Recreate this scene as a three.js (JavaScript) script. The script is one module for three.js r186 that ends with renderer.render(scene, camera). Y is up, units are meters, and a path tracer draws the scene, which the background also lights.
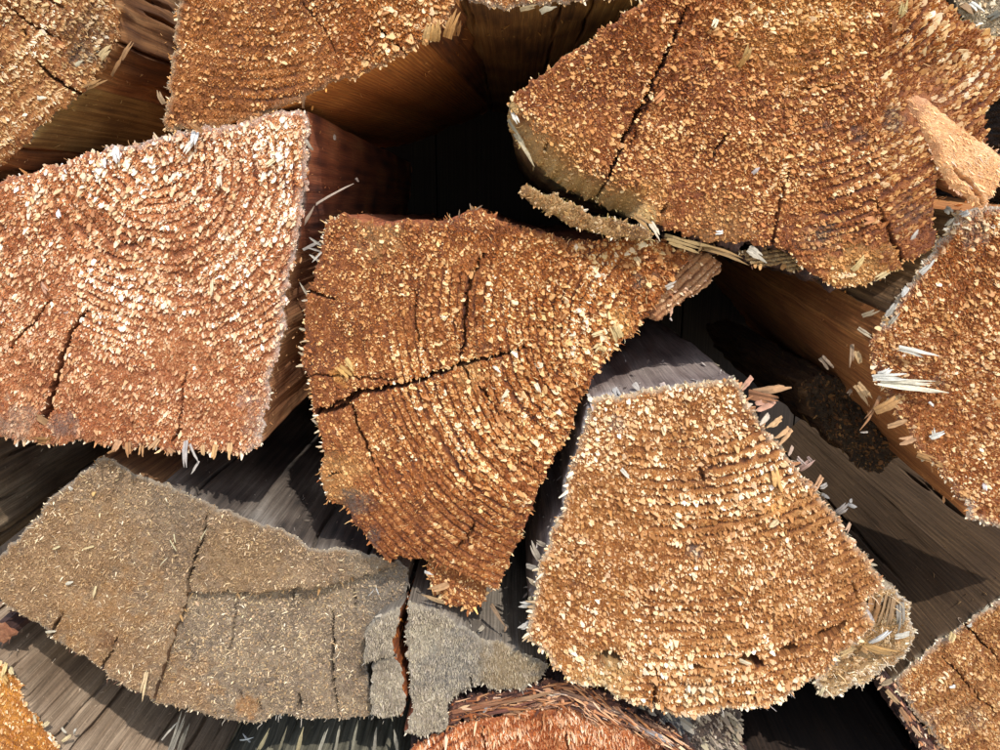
import * as THREE from 'three';

// ---------------------------------------------------------------- camera, sky, sun, exposure
const scene = new THREE.Scene();
const PITCH = 13.5 * Math.PI / 180, DIST = 0.468, FOV = 53, LOOK = new THREE.Vector3(0, 0.36, 0);
const camera = new THREE.PerspectiveCamera(FOV, 4 / 3, 0.02, 60);
camera.position.set(0, LOOK.y + DIST * Math.sin(PITCH), DIST * Math.cos(PITCH));
camera.lookAt(LOOK);
scene.add(camera);

const SUN = new THREE.Vector3(0.26, 0.78, 0.58).normalize();
{ // clear daytime sky, one float panorama: blue overhead, paler towards the horizon, a soft bright area round the sun
  const w = 256, h = 128, data = new Float32Array(w * h * 4);
  for (let j = 0; j < h; j++) for (let i = 0; i < w; i++) {
    const th = (j + 0.5) / h * Math.PI - Math.PI / 2, ph = ((i + 0.5) / w - 0.5) * 2 * Math.PI;
    const d = new THREE.Vector3(Math.cos(th) * Math.cos(ph), Math.sin(th), Math.cos(th) * Math.sin(ph));
    const up = Math.max(0, d.y), k = Math.pow(1 - up, 3.2), s = Math.max(0, d.dot(SUN)), g = 0.7 * Math.pow(s, 24) + 0.25 * Math.pow(s, 5);
    const o = (j * w + i) * 4;
    data[o] = 0.24 + 0.40 * k + g; data[o + 1] = 0.34 + 0.36 * k + g * 0.94; data[o + 2] = 0.52 + 0.24 * k + g * 0.82; data[o + 3] = 1;
  }
  const sky = new THREE.DataTexture(data, w, h, THREE.RGBAFormat, THREE.FloatType);
  sky.mapping = THREE.EquirectangularReflectionMapping; sky.magFilter = sky.minFilter = THREE.LinearFilter; sky.needsUpdate = true;
  scene.background = sky; scene.environment = sky;
  scene.backgroundIntensity = 3.0; scene.environmentIntensity = 3.0;
}
const sun = new THREE.DirectionalLight(new THREE.Color(1.0, 0.96, 0.905), 4.3);
sun.position.copy(SUN).multiplyScalar(4).add(LOOK); sun.target.position.copy(LOOK);
sun.castShadow = true; sun.shadow.mapSize.set(4096, 4096); sun.shadow.radius = 1; sun.shadow.bias = -0.0004;
Object.assign(sun.shadow.camera, { left: -0.7, right: 0.7, top: 0.7, bottom: -0.7, near: 2, far: 6 });
scene.add(sun, sun.target);

const renderer = new THREE.WebGLRenderer({ antialias: true });
renderer.toneMapping = THREE.LinearToneMapping;
renderer.toneMappingExposure = 1.0;
renderer.shadowMap.enabled = true;

// ---------------------------------------------------------------- seeded noise
function rng(seed) { let a = seed >>> 0; return () => { a = (a + 0x6D2B79F5) | 0; let t = Math.imul(a ^ (a >>> 15), 1 | a); t = (t + Math.imul(t ^ (t >>> 7), 61 | t)) ^ t; return ((t ^ (t >>> 14)) >>> 0) / 4294967296; }; }
function h2(x, y) { let n = Math.imul(x, 374761393) + Math.imul(y, 668265263) | 0; n = Math.imul(n ^ (n >>> 13), 1274126177); return ((n ^ (n >>> 16)) >>> 0) / 4294967296; }
function vn(x, y) { // value noise, -1 .. 1
  const i = Math.floor(x), j = Math.floor(y); let f = x - i, g = y - j; f = f * f * (3 - 2 * f); g = g * g * (3 - 2 * g);
  const a = h2(i, j), b = h2(i + 1, j), c = h2(i, j + 1), d = h2(i + 1, j + 1);
  return ((a + (b - a) * f) * (1 - g) + (c + (d - c) * f) * g) * 2 - 1;
}
const fbm = (x, y, o = 3) => { let s = 0, a = 0.5, n = 0; for (let k = 0; k < o; k++) { s += a * vn(x, y); n += a; x = x * 2.03 + 17.1; y = y * 2.03 + 9.7; a *= 0.5; } return s / n; };
function worley(x, y) { // distance to the nearest scattered point, and that point's own random number
  const i = Math.floor(x), j = Math.floor(y); let best = 9, id = 0;
  for (let a = -1; a < 2; a++) for (let b = -1; b < 2; b++) {
    const px = i + a + h2(i + a, j + b), py = j + b + h2(i + a + 57, j + b + 113), d = (px - x) ** 2 + (py - y) ** 2;
    if (d < best) { best = d; id = h2(i + a + 7, j + b + 331); }
  }
  return [Math.sqrt(best), id];
}
const clamp = (x, a = 0, b = 1) => Math.min(b, Math.max(a, x)), mix = (a, b, t) => a + (b - a) * t;
const smooth = (a, b, x) => { const t = clamp((x - a) / (b - a)); return t * t * (3 - 2 * t); };
const col = (h) => { const c = new THREE.Color(h); return [c.r, c.g, c.b]; };
const mix3 = (a, b, t) => [mix(a[0], b[0], t), mix(a[1], b[1], t), mix(a[2], b[2], t)];
// chips: paler and greyer than the fresh wood they were torn from
const chipPal = (...hs) => hs.map((x, i) => { const c = col(x), l = 0.3 * c[0] + 0.55 * c[1] + 0.15 * c[2]; return mix3(c, [l * 1.06, l * 0.985, l * 0.9], 0.12).map((q) => q * 0.86); });
const pal = (...hs) => hs.map((x) => { const c = col(x), l = 0.3 * c[0] + 0.55 * c[1] + 0.15 * c[2]; return mix3(c, [l * 1.02, l, l * 0.97], 0.03); });
function ramp(p, t) { t = clamp(t, 0, 0.9999) * (p.length - 1); const i = Math.floor(t); return mix3(p[i], p[i + 1], t - i); }

// ---------------------------------------------------------------- from a place in the photograph to a point on a plane in the yard
const FW = LOOK.clone().sub(camera.position).normalize(), RT = new THREE.Vector3(1, 0, 0), UPV = RT.clone().cross(FW), TV = Math.tan(FOV * Math.PI / 360);
const rayTo = (x, y) => FW.clone().addScaledVector(RT, (x / 500 - 1) * TV * 4 / 3).addScaledVector(UPV, (1 - y / 375) * TV).normalize();
function hit(x, y, p0, n) { const d = rayTo(x, y), t = p0.clone().sub(camera.position).dot(n) / d.dot(n); return camera.position.clone().addScaledVector(d, t); }
function toPhoto(p) { const q = p.clone().sub(camera.position), w = q.dot(FW); return [(q.dot(RT) / w / TV * 3 / 4 + 1) * 500, (1 - q.dot(UPV) / w / TV) * 375]; }
const ZN = new THREE.Vector3(0, 0, 1);

// ---------------------------------------------------------------- fine grain shared by all the wood (no light or shade in it)
function grainTex(w, h, f, srgb) {
  const d = new Uint8Array(w * h * 4);
  for (let j = 0; j < h; j++) for (let i = 0; i < w; i++) { const v = Math.round(clamp(f(i, j)) * 255), o = (j * w + i) * 4; d[o] = d[o + 1] = d[o + 2] = v; d[o + 3] = 255; }
  const t = new THREE.DataTexture(d, w, h); t.wrapS = t.wrapT = THREE.RepeatWrapping; t.magFilter = THREE.LinearFilter; t.minFilter = THREE.LinearMipmapLinearFilter; t.generateMipmaps = true;
  if (srgb) t.colorSpace = THREE.SRGBColorSpace; t.needsUpdate = true; return t;
}
const tileN = (i, j, s, n, q) => { // value noise that wraps after n texels
  const x = i / s, y = j / s, m = Math.round(n / s), a = Math.floor(x), b = Math.floor(y); let f = x - a, g = y - b; f = f * f * (3 - 2 * f); g = g * g * (3 - 2 * g);
  const H = (u, v) => h2(((u % m) + m) % m + q, ((v % m) + m) % m + q * 3);
  return mix(mix(H(a, b), H(a + 1, b), f), mix(H(a, b + 1), H(a + 1, b + 1), f), g);
};
const endGrain = grainTex(512, 512, (i, j) => 0.66 + 0.34 * (0.5 * tileN(i, j, 4, 512, 11) + 0.3 * tileN(i, j, 2, 512, 5) + 0.35 * tileN(i, j, 16, 512, 8)), true);
const endBump = grainTex(512, 512, (i, j) => 0.5 * tileN(i, j, 4, 512, 21) + 0.3 * tileN(i, j, 2, 512, 22) + 0.2 * tileN(i, j, 16, 512, 23));
const grainLine = (i, j) => { // long thin fibres and pores, a few dirt specks
  let v = 0.55 * tileN(i, j / 64, 2, 512, 31) + 0.4 * tileN(i, j / 32, 4, 512, 34) + 0.15 * tileN(i, j, 8, 512, 32);
  const p = tileN(i, j / 24, 2, 512, 35), d = tileN(i, j, 4, 512, 36) * tileN(i, j, 16, 512, 37);
  if (p > 0.86) v -= (p - 0.86) * 3; if (d > 0.62) v -= (d - 0.62) * 1.2; if (d < 0.03) v += 0.25; return v;
};
const sideGrain = grainTex(512, 512, (i, j) => 0.62 + 0.40 * grainLine(i, j), true);
const sideBump = grainTex(512, 512, (i, j) => 0.75 * grainLine(i, j) + 0.15 * tileN(i, j, 4, 512, 43));
const woodEnd = new THREE.MeshStandardMaterial({ vertexColors: true, map: endGrain, bumpMap: endBump, bumpScale: 0.0007, roughness: 0.92 });
const woodSide = new THREE.MeshStandardMaterial({ vertexColors: true, map: sideGrain, bumpMap: sideBump, bumpScale: 0.00016, roughness: 0.82 });
const barkSkin = new THREE.MeshStandardMaterial({ vertexColors: true, map: endGrain, bumpMap: endBump, bumpScale: 0.0016, roughness: 0.95 });
const fibre = new THREE.MeshPhysicalMaterial({ color: 0xffffff, roughness: 0.95, specularIntensity: 0.25, side: THREE.DoubleSide });

// ---------------------------------------------------------------- shapes of torn fibre (unit size: width x, length y, thickness z)
function flat(pos, idx) { const g = new THREE.BufferGeometry(); g.setAttribute('position', new THREE.Float32BufferAttribute(pos, 3)); g.setIndex(idx); const f = g.toNonIndexed(); f.computeVertexNormals(); return f; }
function strip(rows) { // closed bent strip from rows of [y, half width, half thickness, bend, shift]
  const p = [], ix = [];
  rows.forEach(([y, w, t, b, s]) => p.push(s - w, y, b - t, s + w, y, b - t, s + w, y, b + t, s - w, y, b + t));
  for (let r = 0; r + 1 < rows.length; r++) for (let k = 0; k < 4; k++) { const a = r * 4 + k, c = r * 4 + (k + 1) % 4; ix.push(a, c, a + 4, c, c + 4, a + 4); }
  const e = (rows.length - 1) * 4; ix.push(0, 2, 1, 0, 3, 2, e, e + 1, e + 2, e, e + 2, e + 3);
  return flat(p, ix);
}
function flake(seed) { const r = rng(seed), j = (a) => (r() - 0.5) * a; return strip([[-0.3, 0.4 + j(0.2), 0.22, 0, j(0.2)], [0.05 + j(0.1), 0.5 + j(0.3), 0.22, 0.03, j(0.25)], [0.5 + j(0.2), 0.42 + j(0.4), 0.15, 0.1 + j(0.2), j(0.4)], [0.95 + j(0.35), 0.2 + j(0.3), 0.05, 0.22 + j(0.3), j(0.7)]]); }
function chunk(seed) { const r = rng(seed), g = new THREE.IcosahedronGeometry(0.55, 0), m = new Map(), p = g.attributes.position; for (let i = 0; i < p.count; i++) { const k = [p.getX(i), p.getY(i), p.getZ(i)].map((v) => v.toFixed(3)).join(); if (!m.has(k)) m.set(k, [1 + (r() - 0.5) * 0.6, 1 + (r() - 0.5) * 0.6, 1 + (r() - 0.5) * 0.7]); const s = m.get(k); p.setXYZ(i, p.getX(i) * s[0], p.getY(i) * s[1] + 0.2, p.getZ(i) * s[2]); } g.deleteAttribute('uv'); g.computeVertexNormals(); return g; }
function hair(seed) { const r = rng(seed), b = (r() - 0.3) * 0.5, c = (r() - 0.5) * 0.5; return strip([[-0.05, 0.035, 0.035, 0, 0], [0.35, 0.035, 0.03, b * 0.2, c * 0.5], [0.7, 0.028, 0.025, b * 0.6, c], [1, 0.012, 0.012, b, c * 0.6]]); }
const SHAPES = { flake: [flake(1), flake(2), flake(3), flake(14), flake(15)], chunk: [chunk(4), chunk(5)], hair: [hair(6), hair(7), hair(8)] };

// ---------------------------------------------------------------- things
const taken = {};
function numbered(n) { taken[n] = (taken[n] ?? -1) + 1; return taken[n] ? n + '_' + String(taken[n]).padStart(3, '0') : n; }
function logThing(label, at, group = 'split logs in the stacked woodpile', name = 'split_log', category = 'log') {
  const g = new THREE.Group(); g.name = numbered(name); g.position.copy(at); g.userData = { label, category };
  if (group) g.userData.group = group;
  scene.add(g); return g;
}
function part(name, geo, mat, parent, base) { const m = new THREE.Mesh(geo, mat); m.name = name; m.position.copy(base).negate(); m.castShadow = m.receiveShadow = true; parent.add(m); return m; }

const CELL = 0.00072;

// One sawn piece of wood: a rough end face with its relief, the split or bark-covered sides that run back from it, and the fibres torn up by the saw.
// All places are given where the photograph shows them and are put on the face's own plane, at its own depth.
function piece(parent, base, o) {
  const R = rng(o.seed * 7919 + 13), S = o.seed * 31.7;
  const cx = o.pts.reduce((s, p) => s + p[0], 0) / o.pts.length, cy = o.pts.reduce((s, p) => s + p[1], 0) / o.pts.length;
  const O = hit(cx, cy, new THREE.Vector3(0, 0, o.z), ZN), N = new THREE.Vector3(o.tilt?.[0] ?? 0, o.tilt?.[1] ?? 0, 1).normalize();
  const U = new THREE.Vector3(0, 1, 0).cross(N).normalize(), V = N.clone().cross(U);
  const loc = (x, y) => { const q = hit(x, y, O, N); q.y = Math.max(q.y, 0.001); q.sub(O); return [q.dot(U), q.dot(V)]; };
  const wor = (u, v, h = 0) => O.clone().addScaledVector(U, u).addScaledVector(V, v).addScaledVector(N, h);
  const K = Math.hypot(loc(cx + 4, cy)[0] - loc(cx - 4, cy)[0], 0) / 8;           // metres per pixel of the photograph on this face
  // outline, made ragged
  const P = o.pts.map((p) => loc(...p)), L = []; let area = 0;
  for (let i = 0; i < P.length; i++) { const a = P[i], b = P[(i + 1) % P.length]; area += a[0] * b[1] - b[0] * a[1]; }
  if (area < 0) { P.reverse(); }
  const srcIndex = (i) => (area < 0 ? P.length - 1 - i : i);
  let arc = 0; const rag = (o.rag ?? 1.6) * K;
  for (let i = 0; i < P.length; i++) {
    const a = P[i], b = P[(i + 1) % P.length], d = Math.hypot(b[0] - a[0], b[1] - a[1]), n = Math.max(1, Math.round(d / (CELL * 1.1))), nx = (b[1] - a[1]) / d, ny = -(b[0] - a[0]) / d;
    for (let k = 0; k < n; k++) {
      const t = k / n, s = arc + d * t, w = Math.min(1, Math.min(t, 1 - t) * d / (4 * K) + 0.35);
      const q = w * rag * (1.5 * vn(s / (9 * K), S) + 0.9 * vn(s / (3 * K), S + 5) + 0.5 * vn(s / (1.4 * K), S + 9));
      L.push({ u: a[0] + (b[0] - a[0]) * t + nx * q, v: a[1] + (b[1] - a[1]) * t + ny * q, du: nx * q, dv: ny * q, s, e: area < 0 ? (srcIndex(i) - 1 + P.length) % P.length : i });
    }
    arc += d;
  }
  const M = L.length;
  for (let i = 0; i < M; i++) { const a = L[(i + M - 3) % M], b = L[(i + 3) % M], d = Math.hypot(b.u - a.u, b.v - a.v) || 1; L[i].nu = (b.v - a.v) / d; L[i].nv = -(b.u - a.u) / d; }
  // grid over the face
  let u0 = 9, u1 = -9, v0 = 9, v1 = -9; for (const q of L) { u0 = Math.min(u0, q.u); u1 = Math.max(u1, q.u); v0 = Math.min(v0, q.v); v1 = Math.max(v1, q.v); }
  u0 -= 3 * CELL; v0 -= 3 * CELL; const W = Math.ceil((u1 - u0) / CELL) + 4, H = Math.ceil((v1 - v0) / CELL) + 4, G = W * H;
  const inside = new Uint8Array(G), dist = new Float32Array(G).fill(0.03), near = new Int32Array(G).fill(-1), crack = new Float32Array(G), hgt = new Float32Array(G);
  for (let j = 0; j < H; j++) { const y = v0 + j * CELL + 1e-7, xs = []; for (let i = 0; i < M; i++) { const a = L[i], b = L[(i + 1) % M]; if ((a.v > y) !== (b.v > y)) xs.push(a.u + (y - a.v) / (b.v - a.v) * (b.u - a.u)); } xs.sort((a, b) => a - b); for (let k = 0; k + 1 < xs.length; k += 2) for (let i = Math.ceil((xs[k] - u0) / CELL); i <= (xs[k + 1] - u0) / CELL; i++) inside[j * W + i] = 1; }
  const splat = (u, v, r, f) => { const i0 = Math.max(0, Math.floor((u - r - u0) / CELL)), i1 = Math.min(W - 1, Math.ceil((u + r - u0) / CELL)), j0 = Math.max(0, Math.floor((v - r - v0) / CELL)), j1 = Math.min(H - 1, Math.ceil((v + r - v0) / CELL)); for (let j = j0; j <= j1; j++) for (let i = i0; i <= i1; i++) f(j * W + i, Math.hypot(u0 + i * CELL - u, v0 + j * CELL - v)); };
  L.forEach((q, k) => splat(q.u, q.v, 0.012, (g, d) => { if (d < dist[g]) { dist[g] = d; near[g] = k; } }));
  // drying cracks: narrow clefts cut into the face
  for (const c of o.cracks ?? []) {
    const q = c.p.map((p) => loc(...p)); let len = 0; const seg = []; for (let i = 0; i + 1 < q.length; i++) { const d = Math.hypot(q[i + 1][0] - q[i][0], q[i + 1][1] - q[i][1]); seg.push([len, d]); len += d; }
    for (let i = 0; i + 1 < q.length; i++) for (let s = 0; s < seg[i][1]; s += CELL * 0.5) {
      const t = s / seg[i][1], at = seg[i][0] + s, e = at / len, jit = K * (1.6 * vn(at / (7 * K), S + i) + 0.8 * vn(at / (2.5 * K), S + 3));
      const dx = (q[i + 1][0] - q[i][0]) / seg[i][1], dy = (q[i + 1][1] - q[i][1]) / seg[i][1];
      const fade = Math.pow(Math.max(0.02, c.taper === 'both' ? Math.sin(Math.PI * clamp(e, 0.02, 0.98)) : 1 - e), 0.55) * (1 + 0.25 * vn(at / (4 * K), S + 8));
      const w = Math.max(0.35 * CELL, c.w * 0.85 * K * 0.5 * fade), dep = c.d * 0.001 * Math.min(1, 0.35 + fade);
      splat(q[i][0] + dx * s - dy * jit, q[i][1] + dy * s + dx * jit, w + CELL * 1.3, (g, d) => { crack[g] = Math.max(crack[g], dep * smooth(w + CELL * 0.75, w - CELL * 0.15, d)); });
    }
  }
  // relief
  const ring = o.ring && { c: loc(o.ring.c[0], o.ring.c[1]), s: o.ring.s * K, a: (o.ring.a ?? 0.8) * 0.001, sq: o.ring.sq ?? 1 };
  let ringNo = 0;
  const ringAt = (u, v) => { if (!ring) return 0; const du = u - ring.c[0], dv = (v - ring.c[1]) * ring.sq, r = Math.hypot(du, dv), th = Math.atan2(dv, du); const q = r / ring.s, f = q + 0.8 * vn(q * 0.31 + S, th * 0.8) + 0.25 * vn(q * 0.9 + S, th * 1.2) + 0.5 * vn(th * 3 + S, q / 12) + 0.12 * vn(u / (5 * K) + S, v / (5 * K)); ringNo = Math.floor(f); return f - ringNo; };
  const rough = o.rough ?? 1, ringM = (u, v) => clamp(0.65 + 0.75 * vn(u / (55 * K) + S, v / (55 * K) + 3)) * (o.ring.mask ? o.ring.mask(...toPhoto(wor(u, v))) : 1);
  const height = (u, v) => {
    let h = 0.0022 * (o.wave ?? 1) * fbm(u / (60 * K) + S, v / (60 * K), 2);
    if (ring) { const f = ringAt(u, v), m = ringM(u, v); h += 0.95 * ring.a * m * (smooth(0, 0.35, f) * smooth(1, 0.8, f) - 0.5); }
    const q = worley(u / (5.2 * K) + S, v / (5.2 * K)), q2 = worley(u / (2.6 * K) + S, v / (2.6 * K));
    h += rough * 0.001 * (0.9 * (q[1] - 0.4) * (1 - q[0]) + 0.45 * (q2[1] - 0.4) * (1 - q2[0]) + 0.5 * fbm(u / (14 * K), v / (14 * K) + S, 2));
    return h + (o.shape ? o.shape(u / K, v / K) * 0.001 : 0);
  };
  const edgeDrop = (d, k) => { const b = k >= 0 && o.bevelAt ? o.bevelAt(L[k].e) : null, t = 1 - clamp(d / ((b ? b.w : o.bevel ?? 4) * K)); return -t * t * (b ? b.drop : o.drop ?? 1.2) * 0.001; };
  const used = new Int32Array(G).fill(-1), pos = [], colr = [], uv = [], idx = [];
  const colour = (u, v, d, cr) => {
    const [x, y] = toPhoto(wor(u, v)), f = ring ? ringAt(u, v) : 0.5 + 0.5 * vn(u / (4 * K), v / (4 * K));
    const n = fbm(u / (26 * K) + S, v / (26 * K) - S, 3), w = worley(u / (3.4 * K) + S, v / (3.4 * K))[1];
    let c = ramp(o.face, 0.42 + 0.3 * n + 0.34 * (w - 0.5) + (ring ? (o.ring.t ?? 0.25) * 1.7 * ringM(u, v) * (smooth(0, 0.35, f) * smooth(1, 0.8, f) - 0.6) : 0));
    for (const [sx, sy, sr, hex, k] of o.stains ?? []) { const dd = Math.hypot(x - sx, y - sy) / sr + 0.7 * fbm(x / 7, y / 7 + S, 3); if (dd < 1) c = mix3(c, col(hex), k * 0.85 * smooth(1, 0.4, dd)); }
    if (o.edge) { const t = smooth(o.edge.w * K * (1 + 0.6 * fbm(u / (12 * K), v / (12 * K), 2)), 0, d) * o.edge.k * (o.edge.on ? o.edge.on(x, y) : 1); c = mix3(c, col(o.edge.c), t); }
    return cr > 0.0006 && o.crackCol ? mix3(c, col(o.crackCol), 0.7) : c;
  };
  const vert = (g) => {
    if (used[g] >= 0) return used[g];
    let u = u0 + (g % W) * CELL, v = v0 + Math.floor(g / W) * CELL, d = dist[g];
    if (!inside[g] && near[g] >= 0) { const q = L[near[g]]; u = q.u; v = q.v; d = 0; }
    const h = height(u, v) + edgeDrop(d, near[g]) - crack[g]; hgt[g] = h;
    const p = wor(u, v, h), c = colour(u, v, d, crack[g]);
    pos.push(p.x, p.y, p.z); colr.push(...c); uv.push(u / 0.05, v / 0.05); return (used[g] = pos.length / 3 - 1);
  };
  for (let j = 0; j + 1 < H; j++) for (let i = 0; i + 1 < W; i++) {
    const a = j * W + i, b = a + 1, c = a + W, d = c + 1; if (!(inside[a] || inside[b] || inside[c] || inside[d])) continue;
    const A = vert(a), B = vert(b), C = vert(c), D = vert(d); if ((i + j) & 1) idx.push(A, B, D, A, D, C); else idx.push(A, B, C, B, D, C);
  }
  const geo = new THREE.BufferGeometry(); geo.setAttribute('position', new THREE.Float32BufferAttribute(pos, 3)); geo.setAttribute('color', new THREE.Float32BufferAttribute(colr, 3)); geo.setAttribute('uv', new THREE.Float32BufferAttribute(uv, 2)); geo.setIndex(idx); geo.computeVertexNormals();
  const face = part(o.faceName ?? 'sawn_end', geo, o.faceName === 'bark' ? barkSkin : woodEnd, parent, base);
  // sides
  const axis = rayTo(...(o.vp ?? [515, 200])), len = o.len ?? (O.z + 0.46) / -axis.z, NT = o.nt ?? 30, runs = [];
  const kindOf = (e) => { for (const r of o.sides ?? []) if (e >= r.from && e <= r.to) return r; return o.side; };
  for (let i = 0; i < M; i++) { const k = kindOf(L[i].e); if (!runs.length || runs[runs.length - 1].k !== k) runs.push({ k, ids: [] }); runs[runs.length - 1].ids.push(i); }
  if (runs.length > 1 && runs[0].k === runs[runs.length - 1].k) { runs[0].ids = runs.pop().ids.concat(runs[0].ids); }
  for (const run of runs) {
    const k = run.k, ids = run.ids.concat([(run.ids[run.ids.length - 1] + 1) % M]), sp = [], sc = [], su = [], si = [], n = ids.length, back = o.back ?? 0;
    const pa = k.pal, amp = (k.amp ?? 0.5) * 0.00055, fq = (k.ring ?? 5) * K;
    ids.forEach((id, a) => {
      const q = L[id], s = q.s, h0 = height(q.u, q.v) + edgeDrop(0, id), ringy = vn(s / fq, S) * 0.7 + 0.5 * vn(s / (fq * 0.4), S + 4);
      for (let b = 0; b <= NT; b++) {
        const t = len * Math.pow(b / NT, 1.7), tt = t / K, grow = smooth(0, 3 * K, t);
        let r = amp * ringy * grow + 0.001 * (k.lump ?? 1.5) * grow * fbm(s / (22 * K) + S, tt / 60, 2);
        if (k.bark) r += 0.001 * k.bark * grow * (1.4 * fbm(s / (7 * K), tt / 16 + S, 3) + 0.7 * (worley(s / (6 * K), tt / 14)[1] - 0.5));
        if (k.chip) r -= 0.001 * k.chip * (1 - smooth(0, 14 * K, t)) * grow * Math.max(0, fbm(s / (9 * K), tt / 9 + S, 2) + 0.2);
        if (k.cracks) { const bin = Math.floor(s / (k.cracks * K)), off = (0.2 + 0.6 * h2(bin, o.seed)) * k.cracks * K, dd = Math.abs(s - bin * k.cracks * K - off + 2.5 * K * vn(tt / 30, bin + S)) / K, on = smooth(0.1, 0.5, vn(tt / 70 + bin * 7.3, S) + 0.45); r -= 0.0045 * grow * on * smooth(2.0, 0.5, dd); }
        const sh = 1 - (o.taper ?? 0.06) * t / len;
        const jf = 0.88 * smooth(0, 7 * K, t), p = wor((q.u - q.du * jf) * sh + q.nu * r, (q.v - q.dv * jf) * sh + q.nv * r, h0 * (1 - smooth(0, 0.02, t))).addScaledVector(axis, t); p.y = Math.max(p.y, 0.0015);
        sp.push(p.x, p.y, p.z); su.push(s / 0.08 + 0.004 * vn(t / 0.02, s / 0.03), t / 0.08);
        const streak = 0.5 * vn(s / fq, S) + 0.35 * vn(s / (fq * 0.35), tt / 130 + S), blot = fbm(s / (34 * K), tt / 60 + S, 3);
        const lw = Math.sin(6.283 * s / fq + 3 * vn(s / (24 * K), S) + 0.8 * vn(tt / 50, s / (60 * K) + S)), lines = (k.lines ?? 0.13) * (lw > 0 ? Math.sqrt(lw) - 0.4 : lw * 0.9);
        let c = ramp(pa, 0.45 + lines + (k.streak ?? 0.5) * 0.3 * streak + (k.blot ?? 0.3) * blot);
        if (k.rim) c = mix3(c, col(k.rim), smooth((k.rimW ?? 5) * K * (1 + fbm(s / (8 * K), S, 2)), 0, t) * 0.85);
        sc.push(...c);
      }
    });
    for (let a = 0; a + 1 < n; a++) for (let b = 0; b < NT; b++) { const A = a * (NT + 1) + b, B = A + NT + 1; si.push(A, A + 1, B, B, A + 1, B + 1); }
    const g = new THREE.BufferGeometry(); g.setAttribute('position', new THREE.Float32BufferAttribute(sp, 3)); g.setAttribute('color', new THREE.Float32BufferAttribute(sc, 3)); g.setAttribute('uv', new THREE.Float32BufferAttribute(su, 2)); g.setIndex(si); g.computeVertexNormals();
    part(k.bark ? 'bark' : k.name ?? 'split_side', g, k.bark ? barkSkin : woodSide, parent, base);
  }
  if (o.closeBack !== false) { // the far end, out of sight
    const sh = new THREE.Shape(); for (let i = 0; i < M; i += 6) { const q = L[i], s = 1 - (o.taper ?? 0.06); i ? sh.lineTo(q.u * s, q.v * s) : sh.moveTo(q.u * s, q.v * s); }
    const g = new THREE.ShapeGeometry(sh), p = g.attributes.position, c = []; for (let i = 0; i < p.count; i++) { const w = wor(p.getX(i), p.getY(i)).addScaledVector(axis, len - 0.0006); p.setXYZ(i, w.x, Math.max(w.y, 0.0015), w.z); c.push(...ramp(o.face, 0.4)); }
    g.setAttribute('color', new THREE.Float32BufferAttribute(c, 3)); g.computeVertexNormals(); part('far_end', g, woodEnd, parent, base);
  }
  // fibres torn up by the saw
  const bins = {}, tmp = new THREE.Matrix4(), X = new THREE.Vector3(), Y = new THREE.Vector3(), Z = new THREE.Vector3();
  const at = (u, v) => { const i = Math.round((u - u0) / CELL), j = Math.round((v - v0) / CELL); return i < 0 || j < 0 || i >= W || j >= H ? -1 : j * W + i; };
  const put = (kind, u, v, h, lu, lv, ln, roll, w, l, t, c) => {
    Y.set(0, 0, 0).addScaledVector(U, lu).addScaledVector(V, lv).addScaledVector(N, ln).normalize();
    Z.copy(N).addScaledVector(Y, -N.dot(Y)); if (Z.lengthSq() < 0.01) Z.copy(U).addScaledVector(Y, -U.dot(Y)); Z.normalize().applyAxisAngle(Y, roll); X.crossVectors(Y, Z);
    const p = wor(u, v, h).sub(base), list = SHAPES[kind], key = kind + Math.floor(R() * list.length);
    tmp.makeBasis(X.multiplyScalar(w), Y.multiplyScalar(l), Z.multiplyScalar(t)).setPosition(p);
    (bins[key] ??= { m: [], c: [], g: list[+key.slice(-1)] }).m.push(tmp.clone()); bins[key].c.push(c);
  };
  const areaPx = Math.abs(area) / 2 / (K * K);
  for (const f of o.fibres ?? []) {
    const occ = new Set(), n = Math.round(areaPx * f.per), P2 = f.usesFace ? o.face : f.pal ?? o.chips;
    for (let q = 0; q < n; q++) {
      const u = u0 + R() * W * CELL, v = v0 + R() * H * CELL, g = at(u, v); if (g < 0 || !inside[g] || crack[g] > 0.0005) { if (R() < 0.9) { q -= g < 0 || !inside[g] ? 1 : 0; } continue; }
      const [x, y] = toPhoto(wor(u, v)), off = x < -20 || y < -20 || x > 1020 || y > 770; if (off && R() < 0.75) continue;
      const rp = ringAt(u, v), rowM = ring ? ringM(u, v) * (o.ring.r ?? 1) : 0, bandTone = ring ? (h2(ringNo, o.seed * 13 + 5) - 0.5) * (o.ring.band ?? 0.35) * rowM : 0, gap = o.ring?.gap ?? 0.16, row = mix(0.55, smooth(gap, gap + 0.26, rp) * smooth(1, 0.82, rp), rowM), clump = 0.5 + 0.5 * fbm(u / (30 * K) + S * 2, v / (30 * K), 3), md = o.mod ? o.mod(x, y) : {};
      if (o.bare && R() < o.bare(x, y, dist[g] / K)) continue;
      if (R() > mix(1, row * 1.3, f.row ?? 0) * (1 + 1.2 * bandTone) * mix(1, clump * 1.6, f.clump ?? 0.4) * (md.dens ?? 1) * (f.patch ? clamp(0.75 + 1.1 * fbm(u / (75 * K) + S * 3, v / (75 * K) - S, 3), 0.12, 1.4) : 1)) continue;
      if (f.space) { const sp = f.space * K * mix(1.15, 0.85, clump) * (md.size ?? 1), key = Math.floor(u / sp) * 4099 + Math.floor((v + 0.37 * sp * (Math.floor(u / sp) & 1)) / sp); if (occ.has(key)) continue; occ.add(key); }
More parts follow.
